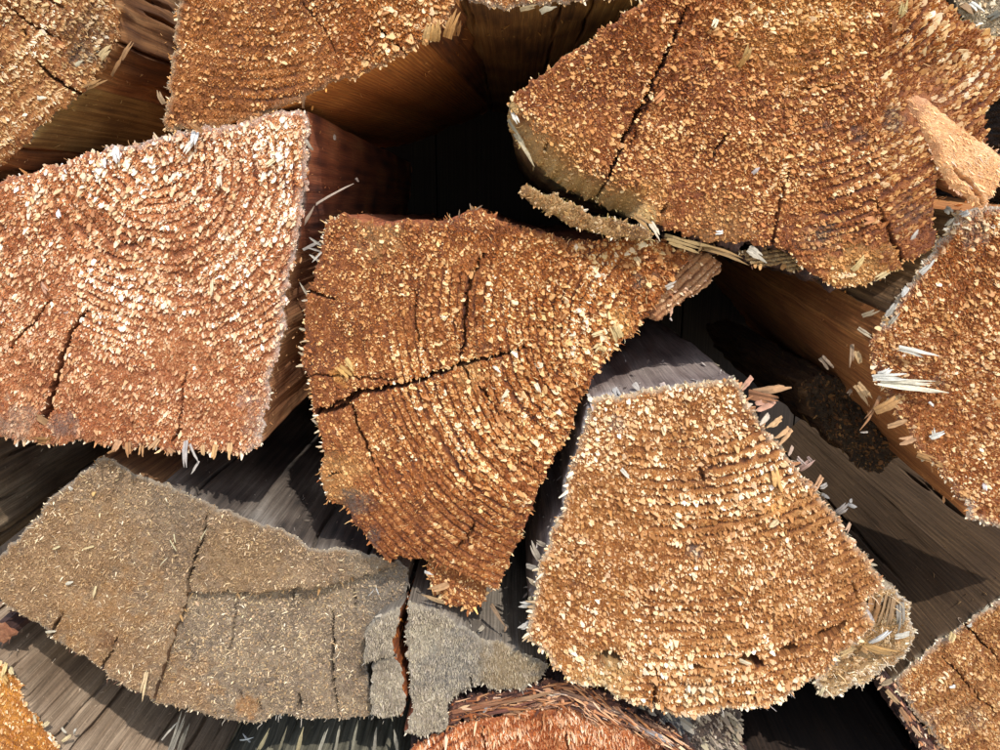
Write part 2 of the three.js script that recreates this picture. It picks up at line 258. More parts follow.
      const px = mix(f.s[0], f.s[1], Math.pow(R(), f.sp ?? 2)) * (md.size ?? 1) * mix(0.7, 1.08, row) * mix(0.55, 1, smooth(0, 5 * K, dist[g])) * K, el = mix(f.el?.[0] ?? 1, f.el?.[1] ?? 1.8, R());
      const loc1 = 0.5 + 0.5 * clamp(1.5 * vn(u / (7 * K) + S, v / (7 * K)) , -1, 1), rr = mix(Math.pow(R(), f.tp ?? 1.3), loc1 * (0.55 + 0.45 * R()), f.keep ?? 0.45), tone = clamp(mix(f.tone[0], f.tone[1], rr) + (f.rowTone ?? 0.3) * (row - 0.55) + 0.22 * (clump - 0.5) + 0.16 * fbm(u / (80 * K) - S, v / (80 * K) + S * 2, 2) + bandTone + (md.tone ?? 0));
      let c = ramp(P2, tone); const s = 0.9 + 0.2 * R(); c = [c[0] * s, c[1] * s * (0.97 + 0.06 * R()), c[2] * s * (0.92 + 0.16 * R())];
      for (const [sx, sy, sr, hex, k] of o.stains ?? []) { const dd = Math.hypot(x - sx, y - sy) / sr + 0.7 * fbm(x / 7, y / 7 + S, 3); if (dd < 1) c = mix3(c, col(hex), k * 0.6 * smooth(1, 0.35, dd) * (0.4 + 0.9 * R())); }
      if (o.edge) c = mix3(c, col(o.edge.c), smooth(o.edge.w * K, 0, dist[g]) * o.edge.k * (o.edge.on ? o.edge.on(x, y) : 1) * R());
      const sc = f.scatter ?? 0.5, ln = mix(f.lift[0], f.lift[1], R());
      let lx = f.lean ? f.lean[0] : 0, ly = f.lean ? -f.lean[1] : 0; if (md.lean) { lx = md.lean[0]; ly = -md.lean[1]; }
      if (f.any) { const a = R() * 6.283; lx = Math.cos(a); ly = Math.sin(a); }
      const h = hgt[g] - (f.sink ?? 0.12) * px;
      put(f.kind, u, v, h, lx + (R() - 0.5) * 2 * sc, ly + (R() - 0.5) * 2 * sc, ln, (R() - 0.5) * (f.roll ?? 1.2), px * (f.wide ?? 1), px * el, px * (f.thick ?? 1), c);
    }
  }
  // fringe of fibres standing out along the edge of the cut
  for (const f of o.fringe ?? []) for (let q = 0, n = Math.round(arc / K * f.per * 0.32); q < n; q++) {
    const a = L[Math.floor(R() * M)], e = a.e; if (f.from !== undefined && (e < f.from || e > f.to)) continue;
    const [x, y] = toPhoto(wor(a.u, a.v)); if (x < -30 || x > 1030 || y < -30 || y > 780) continue;
    const px = mix(f.s[0], f.s[1], Math.pow(R(), 2)) * K, c = ramp(f.pal ?? o.chips, mix(f.tone[0], f.tone[1], R())), out = f.out ?? 1;
    put(f.kind ?? 'flake', a.u - a.nu * px * 0.25, a.v - a.nv * px * 0.25, height(a.u, a.v) + edgeDrop(0, L.indexOf(a)) - 0.0002 - R() * (f.deep ?? 0) * 0.001, a.nu * out + (R() - 0.5) * 0.9, a.nv * out + (R() - 0.5) * 0.9, 0.15 + 0.7 * R(), (R() - 0.5) * 2, px * (f.w ?? 0.55) * (0.6 + 0.6 * R()), px * mix(0.5, 1.1, R()), px * (f.t ?? 0.6), c);
  }
  for (const run of runs) for (let q = 0, n = Math.round(run.ids.length * CELL / K * (run.k.hairs ?? 0.5)); q < n; q++) {
    const a = L[run.ids[Math.floor(R() * run.ids.length)]], t = 0.10 * Math.pow(R(), 1.7), sh = 1 - (o.taper ?? 0.06) * t / len, p0 = wor(a.u * sh, a.v * sh).addScaledVector(axis, t), [x, y] = toPhoto(p0); if (x < -20 || x > 1020 || y < -20 || y > 770) continue;
    const l2 = p0.sub(O), px = mix(2.5, 10, Math.pow(R(), 2.5)) * K, lng = R() < 0.7, c = ramp(run.k.pal, 0.6 + 0.5 * R());
    put(lng ? 'hair' : 'flake', l2.dot(U), l2.dot(V), l2.dot(N), a.nu * 0.35 * R() + (R() - 0.5) * 0.7, a.nv * 0.35 * R() + (R() - 0.5) * 0.7, lng ? 0.9 : 0.5, R() * 6, px * (lng ? 1 : 0.3), px, px * (lng ? 1 : 0.15), c);
  }
  for (const b of Object.values(bins)) {
    const im = new THREE.InstancedMesh(b.g, fibre, b.m.length); im.name = 'torn_fibre'; im.userData.kind = 'stuff'; im.castShadow = im.receiveShadow = true;
    const cc = new THREE.Color(); b.m.forEach((m, i) => { im.setMatrixAt(i, m); im.setColorAt(i, cc.setRGB(...b.c[i])); }); parent.add(im);
  }
  return { O, N, U, V, K, wor, loc, base, parent };
}
// A single splinter, thin sheet or curl that one can point to: from one place to another, standing off the face by a and b millimetres. Wide ones fray into several strands.
function splinter(parent, base, z, from, to, w, hex, a = 1, b = 4, th = 0.3, curl = 0.12, name = 'splinter') {
  if (to[1] < from[1] && Math.hypot(to[0] - from[0], to[1] - from[1]) < 2.2 * w) [from, to] = [to, from];
  const r = rng(Math.round(from[0] * 31 + from[1] * 17 + to[0])), A = hit(from[0], from[1], new THREE.Vector3(0, 0, z + a * 0.001), ZN), B = hit(to[0], to[1], new THREE.Vector3(0, 0, z + b * 0.001), ZN), K = 0.00062;
  const Yd = B.clone().sub(A), len = Yd.length(); Yd.normalize(); const Xd = Yd.clone().cross(ZN).normalize(), Zd = Xd.clone().cross(Yd), p = [], ix = [], c = [], uv = [], base3 = col(hex).map((q) => q * 0.85), sgn = r() < 0.5 ? -1 : 1;
  const short = len < 2.2 * w * K, NS = w < 3.5 ? 1 : short ? 2 : Math.min(4, Math.round(w / 2.6)), NR = 6, bend = curl * (0.5 + r());
  for (let s = 0; s < NS; s++) {
    const off = NS === 1 ? 0 : ((s + 0.5) / NS - 0.5) * w * K * (short ? 0.6 : 0.95), sw = w * K / NS * (0.42 + 0.2 * r()) * (short ? 0.7 : 1), l0 = short ? -0.15 * r() : 0.05 * r() * s, l1 = (short ? 0.75 : 0.62) + 0.4 * r(), fan = (r() - 0.5) * (short ? 0.7 : 0.2) + off / (w * K) * 0.12, shade = 0.82 + 0.25 * r(), zo = (r() - 0.5) * w * K * 0.25, e0 = p.length / 3;
    for (let i = 0; i <= NR; i++) {
      const t = i / NR, y = mix(l0, l1, t), prof = t < 0.7 ? 0.85 + 0.15 * Math.sin(t * 4) : mix(1, short ? 0.4 : 0.15, (t - 0.7) / 0.3), hw = sw * prof * (1 + 0.55 * (r() - 0.5)), ht = Math.max(0.00012, sw * th * prof);
      const m = A.clone().addScaledVector(Yd, len * y).addScaledVector(Zd, zo + Math.sin(Math.PI * t * 0.9) * bend * len * 0.5).addScaledVector(Xd, off + fan * len * y * y * 0.5 + sgn * t * t * bend * len * 0.4 + (r() - 0.5) * sw * 0.3);
      for (let k = 0; k < 4; k++) { const q = m.clone().addScaledVector(Xd, (k === 0 || k === 3 ? -1 : 1) * hw).addScaledVector(Zd, (k < 2 ? -1 : 1) * ht); q.sub(base); p.push(q.x, q.y, q.z); const f = shade * (0.85 + 0.3 * r()); c.push(base3[0] * f, base3[1] * f, base3[2] * f); uv.push(k * 0.015 + s * 0.1, t * len / 0.06); }
    }
    for (let i = 0; i < NR; i++) for (let k = 0; k < 4; k++) { const a0 = e0 + i * 4 + k, b0 = e0 + i * 4 + (k + 1) % 4; ix.push(a0, b0, a0 + 4, b0, b0 + 4, a0 + 4); }
    const e = e0 + NR * 4; ix.push(e0, e0 + 2, e0 + 1, e0, e0 + 3, e0 + 2, e, e + 1, e + 2, e, e + 2, e + 3);
  }
  let g = new THREE.BufferGeometry(); g.setAttribute('position', new THREE.Float32BufferAttribute(p, 3)); g.setAttribute('color', new THREE.Float32BufferAttribute(c, 3)); g.setAttribute('uv', new THREE.Float32BufferAttribute(uv, 2)); g.setIndex(ix); g = g.toNonIndexed(); g.computeVertexNormals();
  const m = new THREE.Mesh(g, woodSide); m.name = name; m.castShadow = m.receiveShadow = true; parent.add(m); return m;
}

// ---------------------------------------------------------------- the setting: bare earth and the boarded wall the pile leans against
{
  const g = new THREE.PlaneGeometry(40, 40, 120, 120); g.rotateX(-Math.PI / 2); const p = g.attributes.position, c = [];
  for (let i = 0; i < p.count; i++) { const x = p.getX(i), z = p.getZ(i), d = Math.hypot(x, z); p.setY(i, d > 1.5 ? -0.02 + 0.05 * fbm(x, z, 3) * smooth(1.5, 4, d) : 0); c.push(...mix3(col('#b09e80'), col('#c8b898'), 0.5 + 0.5 * fbm(x * 1.7, z * 1.7, 3))); }
  g.setAttribute('color', new THREE.Float32BufferAttribute(c, 3)); g.computeVertexNormals();
  const m = new THREE.Mesh(g, new THREE.MeshStandardMaterial({ vertexColors: true, roughness: 1 })); m.name = 'ground'; m.userData.kind = 'structure'; m.receiveShadow = true; scene.add(m);
  const wall = new THREE.Group(); wall.name = 'wall'; wall.position.set(0, 0, -0.474); wall.userData.kind = 'structure';
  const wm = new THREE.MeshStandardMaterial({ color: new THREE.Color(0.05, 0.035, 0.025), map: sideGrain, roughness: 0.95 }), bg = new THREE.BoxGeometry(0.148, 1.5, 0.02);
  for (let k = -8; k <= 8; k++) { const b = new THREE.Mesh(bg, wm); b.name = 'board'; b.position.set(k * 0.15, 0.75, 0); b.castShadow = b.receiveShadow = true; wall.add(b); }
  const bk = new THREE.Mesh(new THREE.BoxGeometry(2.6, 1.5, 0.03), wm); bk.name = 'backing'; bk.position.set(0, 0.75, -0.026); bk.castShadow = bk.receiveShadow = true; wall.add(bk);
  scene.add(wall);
}

// ---------------------------------------------------------------- the colours of the wood
const RUST = pal('#48200a', '#7c4119', '#a4602a', '#be7e40'), RUSTC = chipPal('#7a4018', '#a8642e', '#ce9250', '#eac080', '#f0dcb4');
const GOLD = pal('#4a250c', '#84491b', '#aa682e', '#c4864a'), GOLDC = chipPal('#7c441c', '#ac6a30', '#cc9252', '#e8bc82', '#f0dab2');
const PINK = pal('#623016', '#9a5630', '#bc7848', '#d29a68'), PINKC = chipPal('#8e542e', '#b87c4e', '#d6a87a', '#eed2ae', '#f6e8d6');
const DEEP = pal('#441d09', '#763b16', '#9a5824', '#b47438'), DEEPC = chipPal('#8a4a1c', '#b67236', '#d49a56', '#ecc48c', '#f0dcb4');
const PALE = pal('#50290c', '#884e1e', '#ae7034', '#c89052'), PALEC = chipPal('#86501f', '#b0763a', '#d4a068', '#eed0a0', '#f6e6c8');
const ROW = pal('#4e240c', '#82451b', '#a4602c', '#be8044'), ROWC = chipPal('#864c20', '#b07438', '#d29c5e', '#ecc690', '#faead0');
const FUZZ = pal('#564534', '#846a50', '#a08464', '#ba9e7a'), FUZZC = pal('#80684e', '#a88a66', '#cab08a', '#e8d6b4', '#f6ecd8');
const ASH = pal('#544a3e', '#807260', '#a0917a', '#b8a992'), ASHC = pal('#665a4a', '#8a7c68', '#ac9c84', '#cebfa6', '#e4d8c4');
const BRICK = pal('#66290f', '#964c22', '#b86c3a', '#d29462'), BRICKC = chipPal('#8c4a20', '#b67646', '#d8a276', '#f0cca6', '#fae8d2');
const TAN = pal('#542e12', '#8a5022', '#aa6e36', '#c28a50'), TANC = chipPal('#86562a', '#ae783e', '#cc9e64', '#e6c494', '#f6e6c8');
const AMBER = pal('#804414', '#be6e26', '#de9644', '#f0bc74'), UMBER = pal('#382414', '#664428', '#8c643c', '#ac8858');
const RED = pal('#582814', '#9a5028', '#bc6e3e', '#d0905c'), GREYWOOD = pal('#484038', '#7a6e60', '#9c9080', '#b8ae9e'), DRIFT = pal('#544636', '#86745a', '#a8967a', '#c4b89e');
const BARK = pal('#1c1210', '#3e2620', '#5e3c30', '#7c5844'), SLATE = pal('#241f1c', '#443a34', '#645850', '#847a72'), OLIVE = pal('#564224', '#8a6e3e', '#b09458', '#ccb67c');

const MOSSC = pal('#6a543c', '#8e7454', '#b09878', '#d0bea0', '#e8dcc8');
const baseAt = (x, y, z) => { const p = hit(x, y, new THREE.Vector3(0, 0, z), ZN); p.y = Math.max(p.y, 0.001); return p; };
// the usual cover of torn fibre: coarse pale flakes, small crumbs and short stubble; n scales how many, s how large
function cover(n, s, lean, extra = {}) {
  return [
    { kind: 'flake', per: 0.45 * n, s: [0.7 * s, 1.7 * s], sp: 1.3, el: [1, 2.2], usesFace: true, tone: [0.08, 0.95], tp: 1.2, lift: [0.3, 1.4], lean, scatter: 0.7, row: 0.6, wide: 0.75, thick: 0.8, clump: 0.15, keep: 0.6, ...extra.stubble },
    { kind: 'chunk', per: 0.05 * n, s: [1 * s, 2.6 * s], el: [0.9, 1.5], tone: [0, 0.62], lift: [0.3, 1.4], lean, scatter: 0.8, row: 0.7, thick: 0.7, sink: 0.2, ...extra.chunk },
    { kind: 'flake', per: 0.16 * n, space: 2.2 * s, s: [1.1 * s, 2.7 * s], el: [0.9, 1.6], tone: [0.05, 0.8], tp: 1.2, lift: [0.25, 0.8], lean, scatter: 0.45, row: 0.85, clump: 0.4, wide: 0.85, thick: 0.8, keep: 0.6, ...extra.small },
    { kind: 'flake', per: 0.16 * n, space: 3.5 * s, s: [1.7 * s, 5.2 * s], sp: 2.1, el: [0.75, 1.35], tone: [0.2, 0.98], tp: 1.3, lift: [0.25, 0.7], lean, scatter: 0.4, row: 1, clump: 0.7, wide: 0.95, thick: 0.8, roll: 1.1, keep: 0.5, patch: 1, ...extra.flake },
    { kind: 'hair', per: 0.006 * n, s: [3 * s, 8 * s], el: [1, 1.4], tone: [0.4, 1], lift: [0.1, 1], any: true, scatter: 0.4, ...extra.hair },
  ];
}

// ---------------------------------------------------------------- the logs, from the top left
{ // top left corner
  const b = baseAt(0, 176, 0), t = logThing('tan split log cut off by the top left corner, dark ragged right side', b);
  const p = piece(t, b, { seed: 1, z: 0, tilt: [0.1, 0.02], pts: [[-60, -70], [106, -70], [111, -2], [117, 22], [116, 44], [104, 62], [86, 86], [66, 104], [44, 122], [21, 147], [0, 165], [-60, 188]],
    face: TAN, chips: TANC, ring: { c: [-260, -190], s: 9, a: 0.4, t: 0.1 }, rag: 2.4, wave: 1.6, bevel: 9, drop: 2.5,
    cracks: [{ p: [[4, 4], [30, 24], [62, 40]], w: 2, d: 4, taper: 'both' }, { p: [[36, 62], [52, 78], [72, 90], [100, 100]], w: 3, d: 8 }, { p: [[18, 24], [26, 40]], w: 2, d: 3, taper: 'both' }, { p: [[40, -6], [64, 8]], w: 2, d: 4, taper: 'both' }],
    stains: [[88, 36, 40, '#4a3420', 0.75], [78, 55, 16, '#3c3a38', 0.7], [60, 44, 10, '#c87848', 0.6]],
    side: { pal: pal('#4c2e18', '#825228', '#a87440', '#c49c68'), amp: 1, ring: 16, lump: 3, cracks: 34, streak: 0.6, blot: 0.5, chip: 5 }, sides: [{ from: 6, to: 8, pal: OLIVE, amp: 0.5, ring: 9, lump: 1, blot: 0.5, rim: '#6c6458', rimW: 3 }],
    fibres: cover(1.0, 0.66, [0.8, 0.45], { flake: { el: [1.4, 2.6], tone: [0.1, 0.9] }, small: { el: [1.6, 3.2] }, hair: { per: 0.02, any: false, s: [4, 9] } }), fringe: [{ per: 0.21, s: [2, 5], tone: [0.3, 0.9] }] });
  splinter(t, b, 0.0, [121, 60], [134, 41], 4, '#b88a5c', -10, -6); splinter(t, b, 0, [112, 76], [124, 58], 3, '#a87848', -8, -5);
  splinter(t, b, 0, [85, 88], [110, 80], 5, '#b08048', 1, 3); splinter(t, b, 0, [76, 66], [86, 57], 3, '#e4d4b0', 1, 3);
  splinter(t, b, 0, [100, 58], [112, 44], 7, '#d8b884', 0, 3); splinter(t, b, 0, [38, 98], [50, 99], 3.5, '#f6e8cc', 1, 3);
}
{ // top, left of the middle
  const b = baseAt(300, 130, 0.012), t = logThing('golden split log at the top edge with an amber grained underside', b);
  piece(t, b, { seed: 2, z: 0.012, vp: [560, 168], pts: [[180, -70], [177, 0], [174, 50], [169, 90], [164, 131], [200, 129], [250, 119], [302, 100], [333, 81], [364, 74], [398, 57], [425, 41], [445, 23], [456, 2], [464, -70]],
    face: GOLD, chips: GOLDC, ring: { c: [210, -330], s: 9.2, a: 0.6, t: 0.18, r: 0.75, mask: (x) => mix(1, 0.3, smooth(300, 360, x)) }, rag: 2,
    cracks: [{ p: [[380, 30], [396, 46], [408, 56]], w: 2.4, d: 5 }, { p: [[300, 0], [322, 26], [336, 52]], w: 1.2, d: 2, taper: 'both' }],
    stains: [[345, 55, 22, '#7a3812', 0.5], [350, 30, 30, '#8a4418', 0.45]], edge: { w: 7, c: '#a89474', k: 0.7, on: (x) => (x < 190 ? 1 : 0.4) },
    side: { pal: AMBER, amp: 0.3, ring: 4.4, lump: 0.4, streak: 0.4, blot: 0.15, lines: 0.22 }, sides: [{ from: 11, to: 12, pal: GOLD, amp: 1.5, ring: 7, lump: 3, chip: 5, streak: 0.6 }],
    mod: (x, y) => ({ size: 1 + 0.8 * smooth(310, 380, x), tone: 0.14 * smooth(320, 400, x) - 0.04, dens: 1 - 0.25 * smooth(310, 370, x) }),
    fibres: cover(1.05, 0.9, [0.25, 0.6]), fringe: [{ per: 0.36, s: [2, 6], tone: [0.3, 1] }, { per: 0.36, s: [4, 9], tone: [0.45, 1], kind: 'hair', from: 1, to: 4, pal: MOSSC, w: 1 }, { per: 0.54, s: [4, 13], tone: [0.2, 0.9], from: 10, to: 13, w: 0.35 }] });
  splinter(t, b, 0.012, [164, 104], [156, 88], 4, '#d8b48c', 0, 4); splinter(t, b, 0.012, [203, 132], [184, 119], 4, '#b88250', 1, 5); splinter(t, b, 0.012, [303, 108], [304, 96], 2, '#a87c58', 2, 6);
  splinter(t, b, 0.012, [447, 38], [457, 2], 8, '#c08a4c', -2, 3, 0.5); splinter(t, b, 0.012, [456, 36], [461, 14], 6, '#a87038', -6, 0, 0.5); splinter(t, b, 0.012, [434, 42], [441, 16], 9, '#d09c58', 0, 4, 0.4); splinter(t, b, 0.012, [425, 45], [428, 22], 6, '#dcac6c', 0, 4, 0.4);
}
{ // top middle, dark underside
  const b = baseAt(540, 6, 0), t = logThing('dark brown log at the top middle, only its shaded cracked underside showing', b);
  piece(t, b, { seed: 3, z: 0.0, vp: [515, 215], pts: [[428, -80], [438, -3], [470, 3], [510, 8], [545, 5], [578, 0], [640, -4], [668, -14], [700, -80]], face: TAN, chips: TANC, rag: 2.2, edge: { w: 6, c: '#a8a090', k: 0.6 },
    side: { pal: pal('#54361a', '#845a2e', '#a47840', '#bc9660'), amp: 0.15, ring: 10, lump: 0.8, streak: 0.12, blot: 0.6, cracks: 70, name: 'split_side' }, fibres: cover(1, 0.9, [0, 0.6]), fringe: [{ per: 0.42, s: [2, 6], tone: [0.4, 1] }] });
  splinter(t, b, 0, [540, 12], [556, 4], 5, '#c8b898', 1, 3); splinter(t, b, 0, [520, 10], [538, 8], 4, '#b09468', 0, 2);
}
{ // the big one at the top right
  const b = baseAt(760, 280, 0.02), t = logThing('large reddish brown log at the top right with a smooth pale knot', b);
  piece(t, b, { seed: 4, z: 0.02, vp: [512, 205], pts: [[508, 110], [513, 97], [528, 85], [545, 71], [560, 58], [588, 41], [614, 23], [640, 4], [656, -10], [690, -70], [930, -70], [938, -6], [946, 4], [959, 15], [976, 26], [1000, 36], [1014, 60], [1012, 92], [998, 98], [988, 110], [985, 124], [987, 140], [960, 160], [940, 176], [936, 190], [935, 205], [937, 234], [931, 247], [919, 256], [902, 259], [899, 269], [887, 274], [880, 281], [854, 287], [832, 284], [806, 268], [790, 252], [773, 245], [744, 243], [700, 239], [672, 230], [655, 225], [632, 218], [604, 204], [576, 192], [552, 176], [532, 158], [518, 142], [510, 126]],
    bevelAt: (e) => (e >= 42 ? { w: 30, drop: 16 } : { w: 4, drop: 1.2 }), edge: { w: 32, c: '#b89660', k: 0.9, on: (x, y) => (x < 655 && y > 100 + 0 * x && y > 0.75 * (x - 505) + 95 ? 1 : 0) }, bare: (x, y, d) => (x < 650 && y > 0.75 * (x - 505) + 95 ? smooth(24, 12, d) * 0.75 : Math.abs((x - 910) * 0.78 - (y - 100) * 0.62 - 2) < 17 && x + y > 1015 ? 1 : 0),
    face: DEEP, chips: DEEPC, ring: { c: [785, -95], s: 9, a: 0.9, t: 0.28, r: 1, gap: 0.22, mask: (x, y) => mix(0.15, 1, smooth(720, 860, x)) }, rag: 2, wave: 1.5,
    cracks: [{ p: [[688, 6], [668, 52], [640, 110], [624, 138], [614, 165], [600, 196]], w: 3.4, d: 12, taper: 'both' }, { p: [[660, 82], [640, 120], [630, 150]], w: 2, d: 4, taper: 'both' }, { p: [[903, 268], [892, 240], [886, 222], [876, 200]], w: 3.5, d: 9 }, { p: [[772, 243], [776, 225], [784, 190], [790, 168]], w: 2.2, d: 6 }, { p: [[708, 162], [716, 148], [728, 134]], w: 2, d: 5, taper: 'both' }, { p: [[800, 88], [834, 86]], w: 1.8, d: 3, taper: 'both' }, { p: [[660, 214], [666, 204]], w: 3, d: 5 }, { p: [[545, 148], [548, 142]], w: 3, d: 4 }],
    stains: [[824, 236, 16, '#3a342e', 0.8], [812, 240, 24, '#5a4636', 0.5], [892, 118, 16, '#4c443e', 0.8], [862, 132, 12, '#5a4a46', 0.6], [826, 126, 9, '#6c6660', 0.5], [910, 215, 22, '#6a5242', 0.45], [940, 60, 22, '#5c3a22', 0.4], [930, 100, 40, '#b87850', 0.35], [800, 14, 90, '#c89044', 0.3], [860, 272, 40, '#b88a4c', 0.6], [560, 150, 40, '#b88444', 0.35], [640, 205, 40, '#b08448', 0.45], [720, 236, 50, '#a07c48', 0.4]],
    side: { pal: OLIVE, amp: 0.25, ring: 18, lump: 1.2, streak: 0.2, blot: 0.35 }, sides: [{ from: 31, to: 41, pal: BARK, bark: 4, amp: 1, ring: 6, lump: 3 }],
    mod: (x, y) => { const arc = Math.exp(-(((y - 14 - (x - 800) ** 2 / 900) / 12) ** 2)) * smooth(710, 750, x) * smooth(910, 860, x), right = smooth(850, 930, x), low = Math.exp(-(((x - 855) / 35) ** 2 + ((y - 275) / 14) ** 2)); return { tone: 0.35 * arc - 0.1 * smooth(150, 230, y) + 0.3 * low, dens: (1 - 0.35 * right * smooth(60, 130, y)) * (1 + 0.6 * arc), size: 1 + 0.25 * smooth(100, 20, y) - 0.15 * smooth(150, 230, y), lean: right > 0.3 ? [0.75, -0.5] : undefined }; },
    fibres: cover(1.05, 1.0, [0.35, 0.55], { flake: { tone: [0.1, 0.92], tp: 1.3, patch: 0, per: 0.18 }, small: { tone: [0.05, 0.74], per: 0.2 } }), fringe: [{ per: 0.48, s: [3, 8], tone: [0.35, 1], from: 0, to: 9 }, { per: 0.24, s: [2, 5], tone: [0.2, 0.8], from: 24, to: 47 }, { per: 0.72, s: [2, 6], tone: [0.4, 1], from: 28, to: 35 }] });
  // the knot: a branch stub split off smooth, proud of the face
  const k = new THREE.Group(); k.name = 'knot'; k.userData.label = 'smooth pale orange knot'; t.add(k);
  piece(k, b, { seed: 41, z: 0.0228, tilt: [-0.02, 0.06], faceName: 'split_face', len: 0.05, nt: 10, taper: 0.5, closeBack: false, pts: [[905, 98], [918, 92], [930, 96], [945, 108], [962, 124], [984, 140], [1004, 158], [1004, 178], [996, 194], [986, 207], [978, 206], [966, 196], [950, 184], [940, 170], [930, 146], [918, 124], [910, 110]],
    face: pal('#c8844c', '#e0a068', '#ecb47c', '#f4cc9c'), chips: BRICKC, ring: { c: [760, 700], s: 3.2, a: 0.15, t: 0.2 }, rough: 0.3, rag: 0.9, wave: 1.4, bevel: 9, drop: 3, shape: (u, v) => 0.02 * (u * 0.4 + v * 0.4), stains: [[918, 104, 20, '#b07858', 0.7], [930, 150, 18, '#b87044', 0.5]],
    cracks: [{ p: [[952, 168], [968, 182], [984, 204]], w: 2.6, d: 4, taper: 'both' }], side: { pal: pal('#6e3818', '#985428', '#b87442', '#cc905c'), amp: 0.4, ring: 5, streak: 0.5 }, fibres: [{ kind: 'hair', per: 0.03, s: [3, 7], tone: [0.4, 1], lift: [0.02, 0.25], lean: [0.6, 0.6], scatter: 0.3 }, { kind: 'flake', per: 0.12, s: [0.8, 1.8], el: [1.5, 3.5], usesFace: true, tone: [0.2, 1], lift: [0.1, 0.5], lean: [0.6, 0.6], scatter: 0.3, wide: 0.6 }], fringe: [{ per: 1.4, s: [2, 5], tone: [0.2, 0.8] }] });
  // a slat of wood hanging loose along the lower left edge
  const s = new THREE.Group(); s.name = 'loose_strip'; t.add(s);
  piece(s, b, { seed: 42, z: 0.026, len: 0.1, nt: 14, vp: [515, 190], pts: [[521, 187], [530, 186], [545, 194], [560, 198], [575, 205], [585, 212], [596, 217], [606, 219], [622, 222], [640, 228], [654, 233], [652, 241], [636, 240], [618, 238], [596, 233], [576, 227], [556, 216], [540, 208], [526, 198]], face: pal('#5a3a1c', '#866036', '#a8824e', '#c4a272'), chips: TANC, rag: 2.8, bevel: 3, closeBack: false,
    side: { pal: OLIVE, amp: 0.8, ring: 5, streak: 0.5 }, fibres: cover(1.5, 0.85, [0.1, -0.4], { hair: { per: 0.03 } }), fringe: [{ per: 0.96, s: [2, 6], tone: [0.35, 1] }] });
  const bs = new THREE.Group(); bs.name = 'bark_strip'; t.add(bs);
  piece(bs, b, { seed: 43, z: 0.012, len: 0.12, nt: 14, closeBack: false, faceName: 'bark', pts: [[664, 236], [690, 240], [715, 246], [740, 249], [775, 250], [800, 256], [820, 270], [800, 272], [786, 268], [770, 266], [750, 260], [735, 252], [715, 253], [700, 249], [680, 245]], face: pal('#4a3018', '#7a5630', '#a07c4c', '#c4a272'), chips: TANC, rag: 2.5, ring: { c: [720, -500], s: 5, a: 1.4, t: 0.5 }, side: { pal: BARK, bark: 2, amp: 1.4, ring: 5 }, fringe: [{ per: 0.48, s: [3, 9], tone: [0.2, 0.9] }] });
  splinter(t, b, 0.02, [511, 108], [519, 132], 4, '#f0e8d8', -4, 0); splinter(t, b, 0.02, [514, 134], [548, 180], 3, '#cbb894', -10, -8); splinter(t, b, 0.02, [508, 120], [530, 152], 2.5, '#b8a888', -9, -8);
  splinter(t, b, 0.02, [642, 219], [648, 240], 6, '#d8bc94', 1, 5); splinter(t, b, 0.02, [650, 222], [662, 240], 5, '#e4d0b0', 1, 5); splinter(t, b, 0.02, [636, 216], [650, 226], 9, '#c09258', 0, 4);
  splinter(t, b, 0.02, [664, 238], [722, 254], 9, '#b89660', -2, 0, 0.5); splinter(t, b, 0.02, [700, 246], [768, 262], 7, '#a88250', -6, -4, 0.5); splinter(t, b, 0.02, [748, 248], [766, 264], 8, '#cfc0a8', -2, 2, 0.3);
  splinter(t, b, 0.02, [901, 20], [904, 0], 7, '#f0d494', 0, 6); splinter(t, b, 0.02, [893, 34], [895, 10], 5, '#a86c3c', 0, 5); splinter(t, b, 0.02, [739, 66], [748, 52], 7, '#dca45c', 0, 5); splinter(t, b, 0.02, [745, 60], [751, 44], 6, '#e8bc78', 0, 5); splinter(t, b, 0.02, [714, 28], [716, 20], 7, '#f8e4b8', 0, 4);
  splinter(t, b, 0.02, [655, 104], [664, 92], 8, '#d88a4c', 0, 3); splinter(t, b, 0.02, [911, 240], [918, 229], 3.5, '#e8dcd0', 1, 4); splinter(t, b, 0.02, [864, 222], [874, 219], 8, '#d8925c', 0, 3); splinter(t, b, 0.02, [752, 174], [760, 166], 2.5, '#e0d0cc', 1, 3);
  splinter(t, b, 0.02, [852, 270], [866, 259], 7, '#e4c486', 1, 4); splinter(t, b, 0.02, [890, 270], [872, 280], 5, '#d8bc88', 1, 3); splinter(t, b, 0.02, [714, 234], [722, 232], 5, '#f8f2e8', 1, 2); splinter(t, b, 0.02, [955, 188], [962, 196], 7, '#d8a078', 0, 3);
}
{ // far top right corner, behind
  const b = baseAt(1000, 60, -0.03), t = logThing('grey weathered log in the top right corner, behind the large reddish brown log', b);
  piece(t, b, { seed: 5, z: -0.03, pts: [[932, -70], [944, -12], [960, 14], [978, 30], [1004, 48], [1007, 110], [1006, 160], [1014, 206], [1090, 206], [1090, -70]], face: DRIFT, chips: FUZZC, rag: 2.5, ring: { c: [980, -90], s: 8, a: 1.2, t: 0.4 }, side: { pal: SLATE, amp: 1.2, ring: 8, lump: 3, bark: 2 }, fibres: cover(0.7, 1, [0.4, 0.5]), fringe: [{ per: 0.60, s: [3, 8], tone: [0.3, 0.9] }] });
  splinter(t, b, -0.03, [971, 3], [981, 12], 7, '#e8e0d0', 1, 6); splinter(t, b, -0.03, [962, 4], [975, 14], 6, '#b08a60', 0, 4); splinter(t, b, -0.03, [985, 22], [1000, 12], 9, '#6a6454', 0, 3);
}
